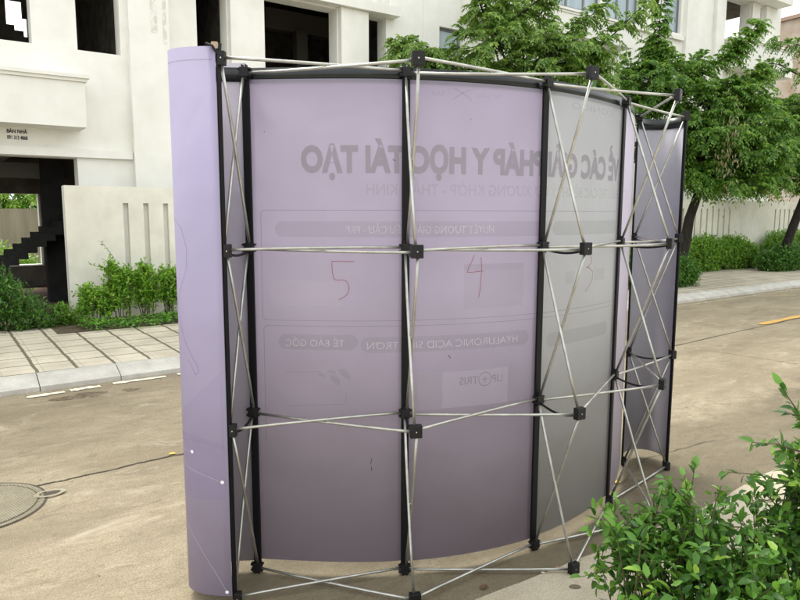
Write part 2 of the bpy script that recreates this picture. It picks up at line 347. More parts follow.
for r0,r1,z in((.045,.068,.011),):
    for i in range(n):
        a=2*math.pi*i/n
        for r_ in(r0,r1): mb.v.append((.37+r_*1.25*math.cos(a),-.02+r_*.8*math.sin(a),z))
mb.f=[(2*i,2*i+1,(2*i+3)%(2*n),(2*i+2)%(2*n)) for i in range(n)]
mb.build('lifting_ear',M_iron,t)
mb=MB(); mb.add([(.37+.05*math.cos(a*2*math.pi/20),-.02+.026*math.sin(a*2*math.pi/20),.0075) for a in range(20)],[tuple(range(20))]); mb.build('ear_slot',M_crack,t)

for r0,r1,z in ((.346,.357,.0066),(.306,.311,.0085)):
    mb=MB(); n=56
    for i in range(n):
        a=2*math.pi*i/n
        for r_ in(r0,r1): mb.v.append((r_*math.cos(a),r_*math.sin(a),z))
    mb.f=[(2*i,2*i+1,(2*i+3)%(2*n),(2*i+2)%(2*n)) for i in range(n)]; mb.build('rim_gap',M_crack,t)
# grit and bits of litter gathered on the road
mb=MB(); rd=random.Random(4)
for k in range(900):
    u=rd.uniform(-1,12); v=kv(u)-abs(rd.gauss(0,.10))-.01 if k%3 else rd.uniform(2.1,6.8)
    if k%3 and u>2.6 and rd.random()<.4: continue
    r_=rd.uniform(.003,.009)*(1 if k%3 else .8); a=rd.uniform(0,3)
    P_=[(u+r_*math.cos(a+i*1.26)*rd.uniform(.6,1.2),v+r_*math.sin(a+i*1.26)*rd.uniform(.5,1),.002) for i in range(5)]
    mb.add(P_+[(u,v,.002+r_*.7)],[(i,(i+1)%5,5) for i in range(5)])
o=struct(mb,'grit',mat('grit',(.20,.16,.10),.9,c2=(.09,.07,.05),sc=4,c3=(.55,.5,.4),sc3=13,a3=.8),rz=ROT,kind='stuff'); tag(o,'scattered grit and tiny stones on the concrete road','grit')
# ---------------------------------------------------------------- left white building
V0=11.1; V1=11.4
bl=thing('white_building','white rendered building with dark glassless openings and an open ground floor with a stair','building',W(2,V0,0),ROT)
def P(mb,name,m,parent,**k):
    o=mb.build(name,m,parent,**k); o.location=(-2,-V0,0) if parent is bl else (-15,-V0,0) if parent is not None and parent.name.startswith('balcony_building') else (0,0,0); return o
holes=[(-3.5,1.91,.1,2.43),(.2,1.41,4.0,5.3),(-2.2,-.6,4.0,5.3),(2.0,2.6,3.99,5.3),(3.78,4.28,3.95,5.3),(4.91,6.36,3.95,5.28),(6.98,7.43,3.95,5.30),
       (-2.2,-.6,6.8,8.1),(.2,1.41,6.8,8.1),(4.91,6.36,6.8,8.1)]
P(wall_mb(-7,8.3,.05,9.5,V0,V1,holes),'wall',M_wall,bl)
mb=MB(); mb.box(2.70,3.30,V0-.14,V0-.002,.05,9.5); P(mb,'pilaster',M_wall,bl)
for a,b in((4.30,4.89),(6.38,6.96)):
    mb=MB(); mb.box(a,b,V0-.13,V0-.002,3.9,5.30); P(mb,'pilaster',M_wall,bl)
mb=MB(); mb.box(3.45,7.62,V0-.22,V0-.002,5.305,5.47); P(mb,'ledge',M_wall,bl)
mb=MB(); mb.box(-7,2.69,V0-.07,V0-.002,2.44,2.56); P(mb,'ledge',M_wall,bl)
mb=MB(); mb.box(-5,1.98,10.62,V0-.003,2.83,3.455); P(mb,'parapet_box',M_wall,bl)
mb=MB(); mb.box(-5.02,2.01,10.59,V0-.003,3.457,3.50); mb.box(-5.04,2.04,10.56,V0-.004,3.501,3.55); P(mb,'parapet_cap',M_wall,bl)
# ground floor room with a back opening
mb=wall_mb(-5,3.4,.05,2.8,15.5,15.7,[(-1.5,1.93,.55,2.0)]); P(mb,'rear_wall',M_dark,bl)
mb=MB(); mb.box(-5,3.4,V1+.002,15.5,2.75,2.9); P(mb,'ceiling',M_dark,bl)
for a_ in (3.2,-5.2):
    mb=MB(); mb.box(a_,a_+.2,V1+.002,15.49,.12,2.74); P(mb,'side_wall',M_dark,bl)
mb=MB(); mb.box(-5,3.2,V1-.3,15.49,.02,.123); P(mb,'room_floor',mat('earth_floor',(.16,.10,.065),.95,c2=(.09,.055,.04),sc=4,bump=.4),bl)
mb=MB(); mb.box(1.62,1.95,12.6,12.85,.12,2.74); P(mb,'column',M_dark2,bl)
mb=MB(); mb.tube([(2.25,13.4,.12),(2.25,13.4,1.05),(2.25,13.4,1.2)],[.38,.38,.28],24); P(mb,'brick_pier',M_brickin,bl,smooth=False)
mb=MB(); mb.box(-.5,2.9,13.0,13.2,2.2,2.45); mb.box(.9,1.1,V1+.01,15.4,2.45,2.72); P(mb,'ceiling_beam',mat('beam_concrete',(.13,.125,.11),.9),bl)
mb=MB()      # stair rising to the right
for i in range(14):
    u=.62+.135*i; z=.73+.095*i
    if z>2.6: break
    mb.box(u,u+.137,12.15,13.0,z-.22,z); 
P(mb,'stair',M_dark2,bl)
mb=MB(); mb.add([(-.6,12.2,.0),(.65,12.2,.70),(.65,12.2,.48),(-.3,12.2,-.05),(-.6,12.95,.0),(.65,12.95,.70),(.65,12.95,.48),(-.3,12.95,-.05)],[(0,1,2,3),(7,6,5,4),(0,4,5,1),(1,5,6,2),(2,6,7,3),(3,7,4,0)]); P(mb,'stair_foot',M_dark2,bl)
mb=MB(); mb.add([(1.42,13.05,1.2),(1.72,13.05,1.2),(1.72,13.05,2.0),(1.42,13.05,2.0),(1.42,13.12,1.2),(1.72,13.12,1.2),(1.72,13.12,2.0),(1.42,13.12,2.0)],[(0,1,2,3),(7,6,5,4),(0,4,5,1),(1,5,6,2),(2,6,7,3),(3,7,4,0)]); 
# upper room
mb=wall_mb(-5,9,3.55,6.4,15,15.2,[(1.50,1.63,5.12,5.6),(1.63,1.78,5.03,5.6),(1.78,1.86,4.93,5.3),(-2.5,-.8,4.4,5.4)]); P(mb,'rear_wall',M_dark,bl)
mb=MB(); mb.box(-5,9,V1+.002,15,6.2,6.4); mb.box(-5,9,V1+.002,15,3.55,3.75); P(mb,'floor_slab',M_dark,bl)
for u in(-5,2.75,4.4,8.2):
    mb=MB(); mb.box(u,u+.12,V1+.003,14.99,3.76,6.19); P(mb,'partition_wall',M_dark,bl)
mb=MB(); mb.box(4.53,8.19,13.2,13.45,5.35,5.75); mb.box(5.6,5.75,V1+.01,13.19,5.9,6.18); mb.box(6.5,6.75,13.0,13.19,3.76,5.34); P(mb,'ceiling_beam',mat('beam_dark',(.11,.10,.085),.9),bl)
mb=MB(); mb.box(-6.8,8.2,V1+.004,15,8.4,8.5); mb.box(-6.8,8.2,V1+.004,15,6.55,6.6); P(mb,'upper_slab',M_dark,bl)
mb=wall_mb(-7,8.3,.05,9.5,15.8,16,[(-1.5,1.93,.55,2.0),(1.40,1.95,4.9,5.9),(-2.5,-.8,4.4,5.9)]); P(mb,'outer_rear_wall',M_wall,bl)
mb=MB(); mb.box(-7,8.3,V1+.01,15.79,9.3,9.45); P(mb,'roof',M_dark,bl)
mb=MB(); mb.box(-7,-6.8,V1+.002,15.79,.05,9.29); P(mb,'end_wall',M_wall,bl)
# advert stencilled on the wall
def text_mesh(s,size,name='t',bold=0.0,align='LEFT'):
    cu=bpy.data.curves.new(name,'FONT'); cu.body=s; cu.size=size; cu.align_x=align; cu.offset=bold; cu.resolution_u=3
    for i_ in range(len(s)-1):
        if s[i_+1]=='’': cu.body_format[i_].kerning=-7
    o=bpy.data.objects.new(name,cu); COL.objects.link(o); dg=bpy.context.evaluated_depsgraph_get(); dg.update()
    me=bpy.data.meshes.new_from_object(o.evaluated_get(dg)); bpy.data.objects.remove(o); return me
def text_arr(s,size,bold=0.0):
    for a_,b_ in (('Ơ','O’'),('Ư','U’'),('Ớ','Ó’')): s=s.replace(a_,b_)
    me=text_mesh(s,size,bold=bold); V=np.array([v.co[:] for v in me.vertices]); F=[tuple(p.vertices) for p in me.polygons]
    bpy.data.meshes.remove(me); return V,F
M_ink=mat('black_stencil',(.03,.03,.03),.8)
for s,z in(('BÁN NHÀ',2.742),('091 313 4868',2.655)):
    V,F=text_arr(s,.075,.0022); k=.255/(V[:,0].max()-V[:,0].min()); x0=V[:,0].min()
    mb=MB(); mb.add([(1.02+(v[0]-x0)*k,V0-.004,z+v[1]*.95) for v in V],F); P(mb,'painted_text',M_ink,bl)
M_grime=alpha_mat('grime',(.42,.39,.31),.22,True)
for a_,b_,c_,d_ in((3.02,3.12,4.35,5.2),(3.2,3.26,4.2,4.9),(-1.2,.4,2.86,2.93),(5.5,7.5,5.55,5.8)):
    vv=V0-.1445 if a_>3 and b_<3.4 else (10.616 if b_<2 else V0-.005); mb=MB(); mb.add([(a_,vv,c_),(b_,vv,c_),(b_,vv,d_),(a_,vv,d_)],[(0,1,2,3)]); P(mb,'weather_stain',M_grime,bl)
# slotted low wall
mb=MB(); slots=[]; u=2.34
holes=[]
k=0
while u<26:
    if not(3.75<u<4.6 or 18.7<u<20.9 or 8.2<u<9.3 or 13.2<u<14.3): holes.append((u,u+.075,.35,1.765))
    u+=.283
sw=thing('slotted_wall','low white rendered wall with a row of tall narrow slots standing behind the shrubs','wall',W(1.55,10.3,0),ROT)
o=wall_mb(1.58,26,.05,2.0,10.3,10.38,holes).build('wall_panel',M_wall2,sw); o.location=(-1.55,-10.3,0)
mb=MB(); mb.box(1.58,26,10.382,10.48,.05,1.995); o=mb.build('wall_backing',M_wall,sw); o.location=(-1.55,-10.3,0)

# ---------------------------------------------------------------- right building with balconies
br_=thing('balcony_building','white multi storey building with projecting balcony parapets and grey curtained windows behind the trees','building',W(15,V0,0),ROT)
def Q(mb,name,m,parent=None,**k):
    o=mb.build(name,m,parent or br_,**k)
    if parent is None: o.location=(-15,-V0,0)
    return o
wins=[(8.72,9.32,4.55,5.35),(10.3,11.5,6.34,8.3),(11.9,13.60,6.34,8.3),(13.78,15.10,6.34,8.3),(16.15,16.90,6.40,8.3),(9.9,11.6,3.4,4.7),(13.2,15.2,3.4,4.7)]
hol=wins+[(18.93,20.32,6.60,7.78),(20.78,21.0,6.55,7.75)]
Q(wall_mb(8.305,22.15,.05,11,V0,V1,hol),'wall',M_wall)
def window(a,b,c,d,mull):
    f=MB(); w_=.05
    v0,v1=V0+.08,V0+.14
    f.box(a,b,v0,v1,c,c+w_); f.box(a,b,v0,v1,d-w_,d); f.box(a,a+w_,v0,v1,c+w_+.001,d-w_-.001); f.box(b-w_,b,v0,v1,c+w_+.001,d-w_-.001)
    for m_ in mull: f.box(m_-.03,m_+.03,v0,v1,c+w_+.001,d-w_-.001)
    fo=Q(f,'window',M_frame); g=MB(); g.box(a+.01,b-.01,V0+.10,V0+.12,c+.01,d-.01); go=g.build('pane',M_glass,fo)
for i,(a,b,c,d) in enumerate(wins):
    window(a,b,c,d,{1:[10.9],2:[12.5,13.1],3:[14.33,14.75],5:[10.7],6:[14.2]}.get(i,[]))
def bbox(a,b,z0,z1):
    mb=MB(); mb.box(a,b,10.62,V0-.003,z0,z1-.10); Q(mb,'parapet',M_wall)
    mb=MB(); mb.box(a-.02,b+.02,10.60,V0-.004,z1-.098,z1-.055); mb.box(a-.04,b+.04,10.57,V0-.005,z1-.05,z1); Q(mb,'parapet_cap',M_wall)
bbox(9.30,14.30,5.58,6.12); 
mb=MB(); mb.box(14.42,16.98,V0-.08,V0-.003,6.22,6.33); Q(mb,'window_sill',M_wall)
for a,b in((17.04,18.15),(18.45,18.9)):
    mb=MB(); mb.box(a,b,V0-.10,V0-.002,.05,11); Q(mb,'pilaster',M_wall)
bbox(19.0,22.1,5.75,6.56)
mb=MB(); mb.box(18.95,21.7,10.55,V0-.003,7.80,8.05); Q(mb,'canopy_slab',M_wall)
mb=MB(); mb.box(20.34,20.76,V0-.08,V0-.003,6.57,7.79); mb.box(21.05,21.7,V0-.12,V0-.003,6.57,7.79);Q(mb,'pilaster',M_wall)
# loggia behind the corner opening: ceiling, floor, open rear
mb=MB(); mb.box(18.6,22.1,V1+.002,13.2,7.95,8.1); mb.box(18.6,22.1,V1+.002,13.2,6.2,6.35); Q(mb,'loggia_slab',M_dark)
mb=MB(); mb.box(18.5,18.62,V1+.003,13.2,6.36,7.94); Q(mb,'loggia_wall',M_dark)
mb=MB(); mb.box(8.31,22.1,V1+.004,15.8,10.8,10.95); Q(mb,'roof',M_wall)
mb=wall_mb(8.31,22.15,.05,11,15.8,16,[(18,22.0,6.36,7.94)]); Q(mb,'rear_wall',M_wall)
mb=MB(); mb.box(8.31,18.4,12.2,12.3,3.0,10.7); Q(mb,'inner_wall',M_dark)
mb=MB(); mb.box(22.0,22.15,V1+.001,15.79,.05,6.3); mb.box(22.0,22.15,V1+.001,15.79,8.1,10.79); Q(mb,'end_wall',M_wall)
# far building beyond, only a corner shows
fb=thing('far_building','distant tan building block showing at the right edge behind the trees','building',(39,62,0),.5)
mb=wall_mb(-5,5,0,18.3,-4,4,[]); mb.build('wall',mat('tan_wall',(.50,.44,.37),.9,c2=(.36,.27,.2),sc=.6),fb)
mb=MB(); mb.box(-5.2,5.2,-4.2,4.2,18.3,18.6); mb.build('roof',mat('tan_roof',(.35,.25,.19),.9),fb)
# garden wall seen through the open ground floor
gw=MB(); gw.box(-14,9,21,21.2,0,1.72); o=gw.build('garden_wall',mat('weathered_grey_wall',(.27,.25,.19),.9,c2=(.20,.18,.13),sc=2.5,stretch=(1.6,1,.25)),None,rz=ROT); tag(o,'weathered grey concrete garden wall seen through the open ground floor','wall')

# ---------------------------------------------------------------- foliage
def leaves(Pn,D,Nn,Ln,Wd,simple=False,droop=.12):
    """vectorised leaf blades: base points, directions, normals, lengths, widths"""
    D=D/np.linalg.norm(D,axis=1,keepdims=True); S=np.cross(D,Nn); S/=np.maximum(np.linalg.norm(S,axis=1,keepdims=True),1e-6); U=np.cross(S,D)
    if simple: T=[(0,0,0),(.42,.5,.10),(1,0,-.10),(.42,-.5,.10)]; F=[(0,1,2),(0,2,3)]
    else: T=[(0,0,0),(.30,.46,.08),(.68,.36,.03),(1,0,-droop),(.68,-.36,.03),(.30,-.46,.08),(.32,0,-.01),(.68,0,-.04)]; F=[(0,1,6),(1,2,7,6),(2,3,7),(3,4,7),(4,5,6,7),(5,0,6)]
    T=np.array(T); n=len(Pn)
    V=Pn[:,None,:]+D[:,None,:]*(T[None,:,0,None]*Ln[:,None,None])+S[:,None,:]*(T[None,:,1,None]*Wd[:,None,None])+U[:,None,:]*(T[None,:,2,None]*Ln[:,None,None])
    return V.reshape(-1,3),F,len(T),n
def leaf_mesh(name,groups):
    vs=[];loops=[];starts=[];tot=[];off=0;lo=0
    for V,F,k,n in groups:
        vs.append(V)
        for f in F:
            a=np.array(f)[None,:]+np.arange(n)[:,None]*k+off; loops.append(a.ravel()); starts.append(lo+np.arange(n)*len(f)); tot.append(np.full(n,len(f))); lo+=n*len(f)
        off+=len(V)
    vs=np.concatenate(vs); loops=np.concatenate(loops); starts=np.concatenate(starts); tot=np.concatenate(tot)
    me=bpy.data.meshes.new(name); me.vertices.add(len(vs)); me.vertices.foreach_set('co',vs.ravel().astype(np.float32))
    me.loops.add(len(loops)); me.loops.foreach_set('vertex_index',loops.astype(np.int32))
    me.polygons.add(len(starts)); me.polygons.foreach_set('loop_start',starts.astype(np.int32)); me.polygons.foreach_set('loop_total',tot.astype(np.int32))
    me.update(calc_edges=True); me.validate(); return me
def rnd(n): x=rng.normal(size=(n,3)); return x/np.linalg.norm(x,axis=1,keepdims=True)
def pinnate(C,Dr,Ln,pairs=6,ll=.085,lw=.034,droop=.55):
    """compound leaves: rachis from C in direction Dr of length Ln curving down, with leaflet pairs"""
    n=len(C); Dr=Dr/np.linalg.norm(Dr,axis=1,keepdims=True); up=np.array([0,0,1.]); 
    S=np.cross(Dr,up); S/=np.maximum(np.linalg.norm(S,axis=1,keepdims=True),1e-5)
    Ps=[];Ds=[];Ns=[];Ls=[]
    for k in range(pairs+1):
        t=(k+1)/(pairs+1); pos=C+Dr*(Ln*t)[:,None]+np.array([0,0,-1])*(Ln*droop*t*t)[:,None]
        tang=Dr+np.array([0,0,-1])*(2*droop*t); tang/=np.linalg.norm(tang,axis=1,keepdims=True)
        for s in((-1,1) if k<pairs else (0,)):
            d=tang*.55+S*s*.85+np.array([0,0,-.28])+rng.normal(size=(n,3))*.14
            Ps.append(pos);Ds.append(d);Ns.append(np.cross(S,tang)+rng.normal(size=(n,3))*.22);Ls.append(ll*(.75+.45*math.sin(math.pi*min(1,t*.9+.1)))*rng.uniform(.8,1.15,n))
    P_=np.concatenate(Ps);D_=np.concatenate(Ds);N_=np.concatenate(Ns);L_=np.concatenate(Ls)
    return leaves(P_,D_,N_,L_,L_*(lw/ll),simple=True)
def make_tree(name,label,cat,base,trunkpts,trunkr,blobs,group,mats,seed,dens=1.0,ll=.085,shoots=(),pods=None):
    """base in world; blobs = (x,y,z,rx,ry,rz,n_clusters) relative to base; camera-right = x"""
    global rng
    rng=np.random.default_rng(seed); rd=random.Random(seed)
    t=thing(name,label,cat,base,0,group)
    tk=MB(); tk.tube(trunkpts,trunkr,12)
    top=Vector(trunkpts[-1]); fork=[Vector(p) for p in trunkpts[-3:]]
    C=[];Dr=[]
    for (x,y,z,rx,ry,rz,n) in blobs:
        c=Vector((x,y,z)); f=rd.choice(fork); mid=(f+c)/2+Vector((rd.uniform(-.15,.15),rd.uniform(-.15,.15),rd.uniform(0,.25)))
        rr=trunkr[-1]; tk.tube([f,f.lerp(mid,.6)+Vector((0,0,.05)),mid,c],[rr*.62,rr*.5,rr*.36,.014],7)
        n=int(n*dens)
        for i in range(n):
            d=Vector(rnd(1)[0]); r_=rd.uniform(.25,1)**.6
            p=c+Vector((d.x*rx*r_,d.y*ry*r_,d.z*rz*r_))
            out=(Vector((d.x,d.y,d.z*.5+.25))+Vector(rnd(1)[0])*.45).normalized()
            tw=p-out*rd.uniform(.1,.3)
            q=c.lerp(tw,.35)+Vector((0,0,.04))
            if i%3==0: tk.tube([c,q,tw,p],[.013,.010,.006,.003],4,False)
            else: tk.tube([tw,p],[.005,.003],3,False)
            for k in range(5):
                C.append(tw.lerp(p,k/4)); dd=(out+Vector(rnd(1)[0])*.75); Dr.append(dd.normalized())
    for (p0,p1,p2,n) in shoots:      # long leafy shoots breaking the outline
        a,b,c=Vector(p0),Vector(p1),Vector(p2); tk.tube([a,b,c],[.02,.013,.005],6)
        for i in range(n):
            t_=(i+.5)/n; q=(a.lerp(b,t_*2) if t_<.5 else b.lerp(c,t_*2-1)); axis=(c-a).normalized()
            for k in range(3):
                d=Vector(rnd(1)[0]); d=(d-axis*d.dot(axis)).normalized()+axis*.45+Vector((0,0,.05)); C.append(q); Dr.append(d.normalized())
    C=np.array([tuple(c) for c in C]);Dr=np.array([tuple(c) for c in Dr]); n=len(C)
    tk.build('trunk',M_bark,t,smooth=True)
    g=pinnate(C,Dr,rng.uniform(.2,.36,n),6,ll,ll*.40)
    link('crown',leaf_mesh('crown',[g]),mats,t)
    if pods:
        cx,cy,cz,rx,rz,m_=pods; Pn=np.array([cx,cy,cz])+rng.normal(size=(m_,3))*np.array([rx,.15,rz]); D=np.tile([0,0,-1.],(m_,1))+rng.normal(size=(m_,3))*.15
        link('seed_pods',leaf_mesh('pods',[leaves(Pn,D,rnd(m_),rng.uniform(.08,.13,m_),np.full(m_,.028),True)]),L_pod,t)['kind']='stuff'
    return t
GT='street trees along the far pavement'
bA=W(9.0,8.9,.12)
make_tree('street_tree','leafy tree rising behind the middle of the display stand with long drooping branches','tree',bA,
 [(0,0,0),(.05,0,.8),(-.02,.02,1.6),(.06,0,2.4),(-.05,0,3.0),(0,.05,3.5)],[.13,.11,.10,.085,.07,.05],
 [(-1.95,0,4.35,.62,.6,.20,46),(-1.35,.3,4.15,.5,.6,.22,30),(-.6,0,4.45,.75,.7,.55,105),(-.1,.3,5.05,.65,.6,.50,75),(-.75,.2,5.2,.38,.5,.35,26),(.35,-.1,4.35,.75,.8,.45,95),(1.0,.1,4.35,.6,.7,.40,62),(0,0,3.7,1.2,.9,.4,90),(-.9,.2,3.75,.7,.7,.3,36),(1.15,0,3.85,.6,.8,.35,40)],
 GT,L_tree,11,.50,ll=.10,shoots=[((.3,0,4.4),(.85,0,4.8),(1.45,0,5.25),26),((1.0,0,4.2),(1.6,0,4.75),(2.15,0,5.3),24),((-.3,0,4.9),(.25,0,5.3),(.5,0,5.7),18),((-.8,0,5),(-.95,0,5.4),(-.9,0,5.9),14),((-1.5,0,4.3),(-2.1,0,4.6),(-2.45,0,4.42),14)])
bB=W(13.4,8.4,.12)
make_tree('street_tree','tree with a dark leaning trunk and dense low crown just right of the display stand','tree',bB,
 [(-.12,0,0),(-.08,0,.5),(.0,0,.95),(.05,0,1.4),(.20,0,1.9),(.22,0,2.5),(.15,0,3.1)],[.135,.12,.115,.10,.09,.075,.06],
 [(-.9,0,4.35,.95,.9,.50,110),(-1.4,.3,3.7,.8,.8,.5,70),(.3,0,3.85,1.0,.9,.5,120),(1.1,.1,3.5,.9,.9,.55,110),(.2,-.3,3.1,1.0,.9,.45,100),(1.2,-.2,2.75,.95,.8,.35,85),(.0,-.2,2.35,.8,.7,.28,55),(1.5,0,2.3,.7,.7,.22,40),(1.9,.1,3.2,.6,.8,.5,50),(.75,-.4,2.15,.9,.6,.15,34),(-.6,0,2.9,.7,.7,.5,50),(-.75,.2,5.0,.28,.35,.40,22),(1.1,0,4.2,.35,.4,.35,22)],
 GT,L_treeb,23,.80,ll=.105,shoots=[((-.8,0,4.5),(-.8,0,5.2),(-.78,0,6.1),44),((-.1,0,4.2),(.55,0,4.7),(.85,0,5.1),26),((.75,0,4.7),(1.0,0,5.1),(1.3,0,5.5),20),((.9,0,4.1),(1.3,0,4.45),(1.55,0,4.55),12),((-.6,0,4.4),(-.1,0,4.65),(.15,0,4.75),14)],
 pods=(.35,-.95,2.75,.10,.42,150))
bC=W(18.8,8.9,.12)
make_tree('street_tree','tree leaning to the right at the edge of the picture beside the far hedge','tree',bC,
 [(-.05,0,0),(.0,0,.5),(.2,0,1.2),(.42,0,1.9),(.55,0,2.6),(.5,0,3.3)],[.13,.115,.11,.10,.08,.06],
 [(.3,0,3.9,1.2,1.0,.7,120),(-.9,0,3.3,1.0,.9,.6,90),(.9,.1,4.3,1.0,.9,.6,90),(-.2,0,4.3,.7,.7,.3,34),(.4,-.3,2.9,1.3,.9,.5,110),(-.6,.2,2.5,.9,.8,.35,50),(.9,0,5.0,.35,.6,.3,16),(.5,-.2,2.3,.7,.7,.25,30),(1.8,0,3.8,.8,.9,1.0,80),(1.7,0,4.9,.5,.8,.5,36)],
 GT,L_treeb,31,.95,shoots=[((.6,0,5.4),(-.05,0,5.85),(-.75,0,5.95),20),((.2,0,5.0),(-.5,0,5.35),(-1.0,0,5.4),16),((.6,0,5.3),(.8,0,5.9),(.75,0,6.3),14)],ll=.095)
bD=W(24.5,8.9,.12)
make_tree('street_tree','farthest tree whose crown fills the gap beyond the leaning tree','tree',bD,
 [(0,0,0),(.05,0,1),(0,0,2),(.05,0,3)],[.15,.13,.10,.07],[(0,0,3.8,1.8,1.2,1.0,110),(-.8,0,3.0,1.2,1,.7,60),(.6,0,4.8,1.2,1,.7,60)],GT,L_treeb,37,.7,ll=.11)
# trees behind the buildings, seen through the open ground floor
make_tree('garden_tree','bright green tree behind the garden wall seen through the open ground floor','tree',W(1.9,22.3,0),
 [(0,0,0),(0,0,1),(0,0,1.8),(0,0,2.3)],[.12,.1,.08,.06],[(0,0,2.4,1.6,.8,.8,90),(-1.4,0,2.2,1.2,.8,.8,70),(.9,0,1.9,1.0,.6,.6,50)],None,L_bright,41,.7,ll=.13)

def shrub(name,label,base,blobs,nleaf,ll,lw,m,seed,group=None,rz=0,cat='shrub',shell=.5,stems=24,up=.35,lead=()):
    """blobs (x,y,z,rx,ry,rz) in local axes; leaves spread through them on upright twigs"""
    global rng
    rng=np.random.default_rng(seed); rd=random.Random(seed)
    t=thing(name,label,cat,base,rz,group); vol=np.array([b[3]*b[4]*b[5] for b in blobs])**.75; vol/=vol.sum()
    Ps=[];Ds=[]; tw=MB(); per=12
    for b,vv in zip(blobs,vol):
        n=max(2,int(nleaf*vv/per)); d=rnd(n); r_=rng.uniform(shell,1,n)**.7
        p=np.array(b[:3])+d*r_[:,None]*np.array(b[3:]); p[:,2]=np.maximum(p[:,2],.03)
        out=d*.6+np.array([0,0,up*2])+rnd(n)*.5; out/=np.linalg.norm(out,axis=1,keepdims=True)
        ln=rng.uniform(2.5,4.5,n)*ll
        for i in range(n):
            a=p[i]-out[i]*ln[i]
            if i%2==0: tw.tube([a,p[i]],[.0022*ll/.04,.001*ll/.04],3,False)
            k=np.linspace(0,1,per)[:,None]; Ps.append(a+(p[i]-a)*k+rng.normal(size=(per,3))*ll*.12)
            Ds.append(out[i]*.55+rnd(per)*.8)
    for i in range(stems):
        b=blobs[rd.randrange(len(blobs))]; c=Vector(b[:3])+Vector((rd.uniform(-.6,.6)*b[3],rd.uniform(-.6,.6)*b[4],rd.uniform(-.3,.7)*b[5]))
        s=Vector((c.x*.55+rd.uniform(-.05,.05),c.y*.55,0)); 
        if c.z<0.05: continue
        tw.tube([s,s.lerp(c,.5)+Vector((rd.uniform(-.04,.04),0,.03)),c],[ll*.13,ll*.09,ll*.04],5,False)
    for (p0,p1,n) in lead:
        a,b=Vector(p0),Vector(p1); tw.tube([a,a.lerp(b,.5)+Vector((0,0,.01)),b],[ll*.07,ll*.05,ll*.025],5,False)
        k=np.linspace(.05,1,n)[:,None]; A=np.array(a);B=np.array(b); Ps.append(A+(B-A)*k); ax=(B-A)/np.linalg.norm(B-A); Ds.append(ax*.5+rnd(n)*.85)
    Ps=np.concatenate(Ps);Ds=np.concatenate(Ds);n=len(Ps); Nn=rnd(n)*.6+np.array([0,0,1.0])
    L_=rng.uniform(.42,1.2,n)*ll
    link('foliage',leaf_mesh('foliage',[leaves(Ps,Ds,Nn,L_,L_*lw)]),m,t)
    if tw.v: tw.build('stems',M_twig,t)
    return t
# far hedges and shrubs
GH='hedges on the far pavement'
shrub('hedge','dark clipped hedge clump beside the right edge of the display stand',W(12.75,8.25,.12),[(0,0,.36,.75,.42,.36),(-.8,.1,.33,.6,.4,.34),(.3,0,.3,.5,.42,.3),(.5,.1,.18,.3,.35,.18)],16000,.065,.55,L_hedged,51,GH,ROT,'hedge')
shrub('hedge','pale green hedge against the slotted wall between the two street trees',W(17.0,10.0,.12),[(-1.6,0,.5,1.0,.35,.5),(-.2,0,.5,1.0,.35,.52),(1.2,-.02,.5,.9,.35,.5),(-2.8,0,.45,.9,.35,.45),(1.9,-.1,.38,.4,.3,.38)],30000,.08,.55,L_hedge,52,GH,ROT,'hedge')
shrub('hedge','green hedge around the foot of the leaning tree at the right edge',W(19.6,8.95,.12),[(-.7,0,.38,.9,.5,.38),(.6,0,.42,.9,.5,.42),(1.9,0,.42,.9,.5,.42),(-1.2,.1,.28,.4,.4,.28)],22000,.08,.55,L_hedged,53,GH,ROT,'hedge')
shrub('hedge','light green hedge behind the leaning tree against the slotted wall',W(22.3,10.0,.12),[(-1.5,0,.5,1.0,.35,.62),(0,0,.5,1.0,.35,.6),(1.4,0,.5,1.0,.35,.6)],16000,.08,.55,L_hedge,54,GH,ROT,'hedge')
shrub('garden_shrub','tangled green shrub behind the open ground floor seen under the stair',W(1.2,17.6,0),[(0,0,.5,.9,.4,.55),(-.8,0,.9,.6,.4,.5),(.9,0,.35,.5,.4,.35)],5000,.08,.5,L_hedge,58,None,ROT)
# shrubs left of the stand
shrub('dark_shrub','big dark green shrub in front of the open ground floor at the left edge',W(.85,9.95,.12),[(-.1,0,.38,.42,.32,.38),(.18,-.05,.24,.34,.3,.24),(-.35,0,.55,.45,.35,.42),(.38,0,.14,.22,.2,.14)],9000,.060,.36,L_hedged,61,None,ROT)
shrub('small_shrub','small low green shrub beside the left end of the slotted wall',W(1.42,10.0,.12),[(0,0,.15,.18,.16,.15),(.12,0,.10,.13,.14,.10),(.02,.05,.22,.12,.12,.1)],2600,.045,.42,L_hedge,62,None,ROT)
GS='bright shrubs before the slotted wall'
shrub('bright_shrub','leftmost short bright green shrub at the end of the slotted wall',W(1.80,9.75,.12),[(-.05,0,.46,.24,.17,.13),(.10,0,.34,.26,.16,.16),(-.14,0,.30,.12,.15,.12)],3000,.056,.6,L_bright,63,GS,ROT,shell=.2,stems=10)
shrub('bright_shrub','tallest bright green shrub with a long shoot reaching up the slotted wall',W(2.12,9.8,.12),[(0,0,.58,.26,.17,.18),(.0,0,.40,.28,.18,.16),(-.08,0,.80,.12,.12,.12),(.05,0,.72,.19,.14,.09)],3800,.056,.6,L_bright,64,GS,ROT,shell=.2,stems=12,lead=[((-.05,0,.9),(-.2,0,1.12),14),((-.05,0,.7),(-.36,0,.82),12)])
shrub('bright_shrub','middle bright green shrub with bare stems under the slots',W(2.47,9.85,.12),[(0,0,.60,.27,.17,.16),(.02,0,.40,.27,.17,.15),(0,0,.80,.09,.09,.10)],3200,.056,.6,L_bright,65,GS,ROT,shell=.2,stems=12)
